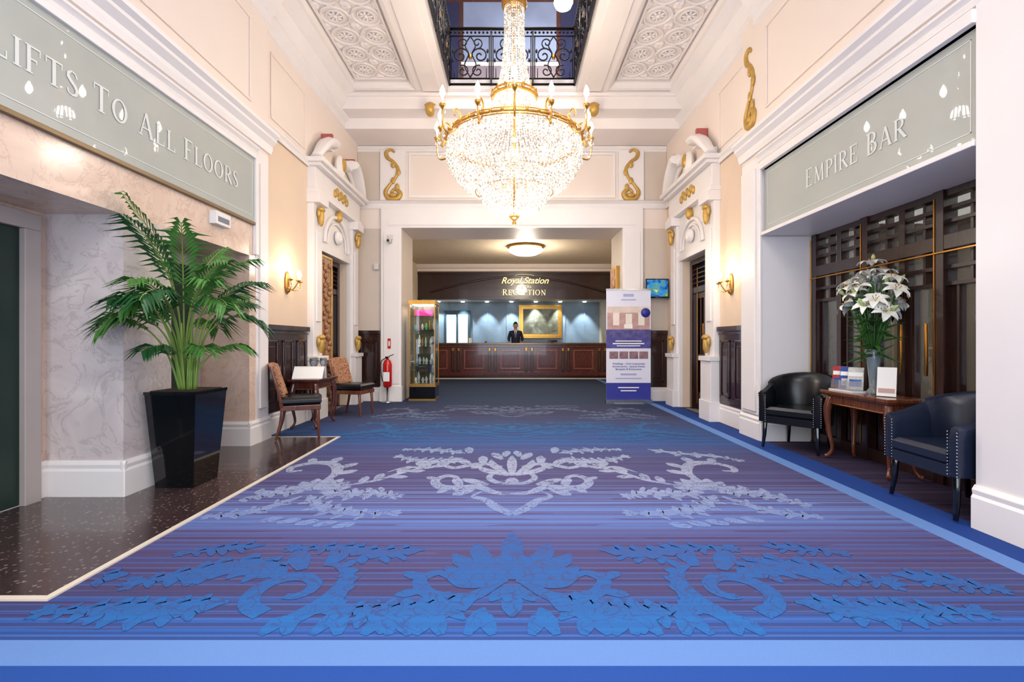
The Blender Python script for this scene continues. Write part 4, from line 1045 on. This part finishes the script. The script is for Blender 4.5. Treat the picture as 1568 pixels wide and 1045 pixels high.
gt=M('gilt_letter_glow',(240,220,166),.4,.1,emit=(255,232,176),es=.5)  # letters brightened by weak emission in the gilt, not by a lamp
text('Royal Station',.28,(.4,14.86,3.02),(1,0,0),(0,0,1),gt,hd,shear=.35,bold=.004)
text('H O T E L',.1,(.4,14.86,2.88),(1,0,0),(0,0,1),gt,hd,bold=.002)
b=MB(); b.M=frame((-.3,14.87,2.65),(1,0,0),(0,0,1)); glyphs(b,'RECEPTION',.17,1.4,gt,1.1); b.M=Matrix(); o=b.obj('reception_lettering',parent=hd,recalc=False)
b=MB(); b.tube([(.4+.3*math.cos(a*pi/12),14.9,3.26+.05*math.sin(a*pi/12)) for a in range(13)],.006,gt,6); b.obj('laurel',parent=hd)
# desk
b=MB()
mah3=wood('mahogany_desk',(64,28,24),(108,50,42),.2)
b.box(-2.9,3.1,14.95,15.5,.1,1.08,mah3); b.box(-2.9,3.1,15.0,15.5,0,.1,dark); b.box(-2.9,3.1,14.86,15.6,1.08,1.14,dark); b.box(-2.9,3.1,14.9,14.95,1.0,1.08,mah3); b.box(-2.9,3.1,14.91,14.95,.1,.22,mah3)
mah2=wood('mahogany_light',(110,56,46),(156,90,76),.2)
for k in range(5):
    xc=-2.37+k*1.16
    x0,x1=xc-.32,xc+.32
    for a in ((x0,x1,.3,.34),(x0,x1,.88,.92),(x0,x0+.04,.34,.88),(x1-.04,x1,.34,.88)): b.box(a[0],a[1],14.91,14.95,a[2],a[3],mah2)
    b.box(x0+.1,x1-.1,14.93,14.95,.4,.82,mah3)
    for q in (xc+.45,xc+.63): b.box(q,q+.1,14.9,14.95,.22,1.0,dark); b.box(q+.02,q+.08,14.885,14.9,.88,.98,brass); b.box(q+.045,q+.055,14.89,14.9,.3,.85,brass)
b.box(-2.9,3.1,14.85,14.86,1.1,1.115,brass)
b.obj('reception_desk',bevel=.004)
b=MB(); b.box(-2.9,3.1,14.78,14.9,0,.03,strip); b.obj('trim_12')
b=MB(); b.box(.25,1.8,16.9,16.97,1.3,2.5,gold); b.box(.3,1.75,16.87,16.9,1.35,2.45,gold); b.box(.4,1.65,16.86,16.87,1.45,2.35,artmat('landscape_oil',(60,58,40),(110,110,90),(170,176,160),2.2)); b.obj('landscape_painting',bevel=.02)
b=MB(); b.box(-2.45,-1.5,16.9,16.97,.2,2.3,M('window_frame_blue',(60,84,96),.4)); 
for xa in (-2.35,-1.93): b.box(xa,xa+.34,16.88,16.9,.9,2.15,M('daylit_pane',(214,226,236),.2,emit=(214,230,246),es=.8))
b.obj('window_2')
b=MB(); b.M=Matrix.Translation((-1.35,15.2,1.141)); b.box(-.05,.05,-.004,.004,0,.16,paper); b.box(-.05,.05,-.03,.03,0,.006,paper); b.M=Matrix(); b.obj('desk_sign')
b=MB(); b.M=Matrix.Translation((1.3,15.25,1.141)); b.box(-.16,.16,-.02,.02,.02,.09,black); b.box(-.05,.05,-.05,.05,0,.02,black); b.M=Matrix(); b.obj('card_terminal')
b=MB(); b.M=Matrix.Translation((-.85,15.25,1.141)); b.lathe([(.05,0),(.05,.01),(.03,.04),(.008,.06)],(0,0,0),brass,14); b.M=Matrix(); b.obj('desk_bell')
b=MB(); lampw=M('opal_lamp',(255,248,236),.3,emit=(255,242,222),es=9)
b.lathe([(.36,3.58),(.44,3.54),(.42,3.48),(.28,3.41),(.04,3.38)],(.35,12.0,0),lampw,24); b.lathe([(.46,3.57),(.47,3.6),(.44,3.62)],(.35,12.0,0),gold,24); b.obj('ceiling_lamp')

# ---------------------------------------------------------------- receptionist
man=empty('receptionist',(.12,15.95,0))
suit=M('navy_suit',(28,32,58),.7,var=.08); skin=M('skin',(206,152,124),.5,var=.04); hair=M('dark_hair',(34,24,20),.6,var=.2); shirt=M('white_shirt',(238,240,246),.6); tie=M('tie',(90,40,110),.4); shoe=black
def skinobj(name,verts,edges,rad,mat,root=0,sub=2):
    me=bpy.data.meshes.new(name); me.from_pydata(verts,edges,[]); me.materials.append(mat)
    o=bpy.data.objects.new(name,me); bpy.context.scene.collection.objects.link(o)
    m=o.modifiers.new('skin','SKIN'); 
    for i,r in enumerate(rad):
        r=r if hasattr(r,'__len__') else (r,r); me.skin_vertices[0].data[i].radius=r
        me.skin_vertices[0].data[i].use_root=(i==root)
    m.use_smooth_shade=True
    q=o.modifiers.new('sub','SUBSURF'); q.levels=sub; q.render_levels=sub
    o.parent=man; return o
vs=[(0,0,.98),(0,0,1.15),(0,-.01,1.33),(0,0,1.5),(0,0,1.57),
(.17,0,1.49),(.24,-.02,1.26),(.2,-.22,1.2),(-.17,0,1.49),(-.24,-.02,1.26),(-.2,-.22,1.2),
(.1,0,.9),(.11,0,.5),(.12,.02,.1),(-.1,0,.9),(-.11,0,.5),(-.12,.02,.1)]
es=[(0,1),(1,2),(2,3),(3,4),(3,5),(5,6),(6,7),(3,8),(8,9),(9,10),(0,11),(11,12),(12,13),(0,14),(14,15),(15,16)]
rd=[(.15,.11),(.145,.1),(.17,.115),(.12,.09),(.055,.055),(.075,.07),(.052,.05),(.038,.038),(.075,.07),(.052,.05),(.038,.038),(.095,.09),(.07,.07),(.055,.055),(.095,.09),(.07,.07),(.055,.055)]
skinobj('suit_body',vs,es,rd,suit)
b=MB()
v=[];f=[];seg=20;rg=16
for j in range(rg+1):
    t=pi*j/rg; z=-math.cos(t)
    for i in range(seg):
        a=2*pi*i/seg; r=math.sin(t); x=r*math.cos(a)*.078; y=r*math.sin(a)*.098
        if z<-.1: k=1-.32*((-z-.1)/.9); x*=k; 
        if y>0 and z<-.3: y*=.75
        zz=z*.12
        v.append((x,y,1.72+zz))
for j in range(rg):
    for i in range(seg): f.append((j*seg+i,j*seg+(i+1)%seg,(j+1)*seg+(i+1)%seg,(j+1)*seg+i))
b.add(v,f,skin,True)
b.tube([(0,.01,1.52),(0,0,1.66)],[.058,.052],skin,12)
b.tube([(0,-.094,1.735),(0,-.108,1.71),(0,-.116,1.695),(0,-.1,1.688)],[.008,.011,.015,.008],skin,8)
lip=M('lip',(168,96,84),.5); eyew=M('eye_white',(240,240,238),.2); iris=M('iris',(50,34,26),.2)
b.ball((0,-.088,1.658),(.024,.01,.007),lip,8,6)
for s in (-1,1):
    b.ball((s*.03,-.085,1.728),(.013,.01,.008),eyew,8,6); b.ball((s*.03,-.093,1.728),(.006,.004,.006),iris,6,5)
    b.box(s*.03-.017,s*.03+.017,-.098,-.088,1.744,1.75,hair); b.ball((s*.079,.0,1.715),(.011,.02,.032),skin,8,6)
b.obj('head',parent=man,recalc=True)
b=MB(); v=[];f=[]
for j in range(10):
    t=pi*.52*j/9
    for i in range(seg):
        a=2*pi*i/seg; fr=(math.sin(a)<-.3); tt=t*(.72 if fr else 1.12)
        v.append((math.sin(tt)*math.cos(a)*.086,math.sin(tt)*math.sin(a)*.107+.004,1.724+.132*math.cos(tt)))
for j in range(9):
    for i in range(seg): f.append((j*seg+i,j*seg+(i+1)%seg,(j+1)*seg+(i+1)%seg,(j+1)*seg+i))
b.add(v,f,hair,True); b.obj('hair',parent=man)
b=MB()
b.add([(-.055,-.122,1.54),(.055,-.122,1.54),(0,-.14,1.3)],[(0,1,2)],shirt); b.tube([(-.05,.02,1.55),(-.05,-.05,1.555),(0,-.085,1.53),(.05,-.05,1.555),(.05,.02,1.55)],.018,shirt,8)
b.add([(-.02,-.13,1.53),(.02,-.13,1.53),(.026,-.146,1.34),(0,-.15,1.31),(-.026,-.146,1.34)],[(0,1,2,3,4)],tie)
for s in (-1,1): b.add([(s*.05,-.12,1.56),(s*.09,-.118,1.5),(s*.075,-.14,1.42),(0,-.152,1.27)],[(0,1,2,3)],suit)
b.obj('shirt_collar_and_tie',parent=man,recalc=False)
for s in (-1,1):
    wx,wy,wz=s*.2,-.28,1.175
    V_=[(wx,wy+.06,wz+.01),(wx,wy-.04,wz-.005),(wx-s*.005,wy-.08,wz-.01)]; E=[(0,1),(1,2)]; Rr=[(.024,.018),(.034,.016),(.036,.014)]
    skinobj('palm_%s'%('l' if s<0 else 'r'),V_,E,Rr,skin,1)
    for k,(dx,l) in enumerate(((-.03,.07),(-.01,.08),(.011,.074),(.03,.06))):
        skinobj('finger_%s_%d'%('l' if s<0 else 'r',k),[(wx+dx,wy-.07,wz-.008),(wx+dx*1.15,wy-.08-l*.5,wz-.004),(wx+dx*1.2,wy-.08-l*.8,wz-.014),(wx+dx*1.2,wy-.08-l,wz-.024)],[(0,1),(1,2),(2,3)],[.009,.009,.008,.007],skin,0,1)
    skinobj('thumb_%s'%('l' if s<0 else 'r'),[(wx-s*.02,wy-.02,wz-.008),(wx-s*.05,wy-.05,wz-.014),(wx-s*.058,wy-.085,wz-.02)],[(0,1),(1,2)],[.012,.01,.008],skin,0,1)
b=MB()
for s in (-1,1): b.ball((s*.12,-.06,.045),(.05,.14,.045),shoe,12,8)
b.obj('shoes',parent=man)

# ---------------------------------------------------------------- lights
def area(name,loc,rot,sx,sy,e,col):
    l=bpy.data.lights.new(name,'AREA'); l.shape='RECTANGLE'; l.size=sx; l.size_y=sy; l.energy=e; l.color=col
    o=bpy.data.objects.new(name,l); o.location=loc; o.rotation_euler=rot; bpy.context.scene.collection.objects.link(o); return o
def point(name,loc,e,col,r=.1):
    l=bpy.data.lights.new(name,'POINT'); l.energy=e; l.color=col; l.shadow_soft_size=r
    o=bpy.data.objects.new(name,l); o.location=loc; bpy.context.scene.collection.objects.link(o); return o
area('entrance_daylight',(0,-2.45,2.1),(pi/2,0,0),4.7,3.7,235,(.76,.87,1.))
area('well_fill',(0,5,9.3),(0,0,0),2.6,7,430,(.96,.97,1.))  # added light above the ceiling well; the upper ceiling has no skylight
area('near_hall_fill',(0,.2,5.55),(0,0,0),2.,3.4,150,(1,.95,.9))  # added fill to brighten the near hall; no fixture is modelled here
point('chandelier_core',(CX,CY,3.62),42,(1,.91,.78),.2)
point('chandelier_upper',(CX,CY,4.25),30,(1,.91,.78),.1)
point('chandelier_fill_below',(CX,CY,2.45),85,(1,.93,.84),.25)  # share of the chandelier's light moved below its beads; no bulb hangs here
point('reception_lamp_light',(.35,12.0,3.15),110,(1,.88,.72),.2)
point('upper_lamp_light',(1.05,9.6,7.8),80,(1,.92,.8),.15)
area('bar_ceiling_light',(5,4.2,2.75),(0,0,0),1.6,4,120,(1,.92,.8))
for k in range(7):
    l=bpy.data.lights.new('reception_downlight','SPOT'); l.energy=140; l.spot_size=math.radians(70); l.spot_blend=.6; l.color=(.86,.94,1.); l.shadow_soft_size=.04
    o=bpy.data.objects.new('reception_downlight',l); o.location=(-2.6+k*.86,16.62,2.56); o.rotation_euler=(math.radians(14),0,0); bpy.context.scene.collection.objects.link(o)
spotg=M('downlight_lens',(255,255,255),.3,emit=(240,248,255),es=15)
b=MB()
for k in range(7): b.lathe([(.06,2.57),(.06,2.6)],(-2.6+k*.86,16.6,0),spotg,12)
b.obj('recessed_downlights')

w=bpy.data.worlds.new('World'); bpy.context.scene.world=w; w.use_nodes=True
w.node_tree.nodes['Background'].inputs[0].default_value=(.75,.83,1,1); w.node_tree.nodes['Background'].inputs[1].default_value=.8

cam=bpy.data.cameras.new('Camera'); cam.lens=16.53; cam.sensor_width=36; cam.clip_start=.05
co=bpy.data.objects.new('Camera',cam); co.location=(0,0,1.2); co.rotation_euler=(pi/2,0,0); bpy.context.scene.collection.objects.link(co)
bpy.context.scene.camera=co
vs_=bpy.context.scene.view_settings
vs_.view_transform='Standard'
try: vs_.look='None'
except Exception as e: print(e)
vs_.exposure=0.15
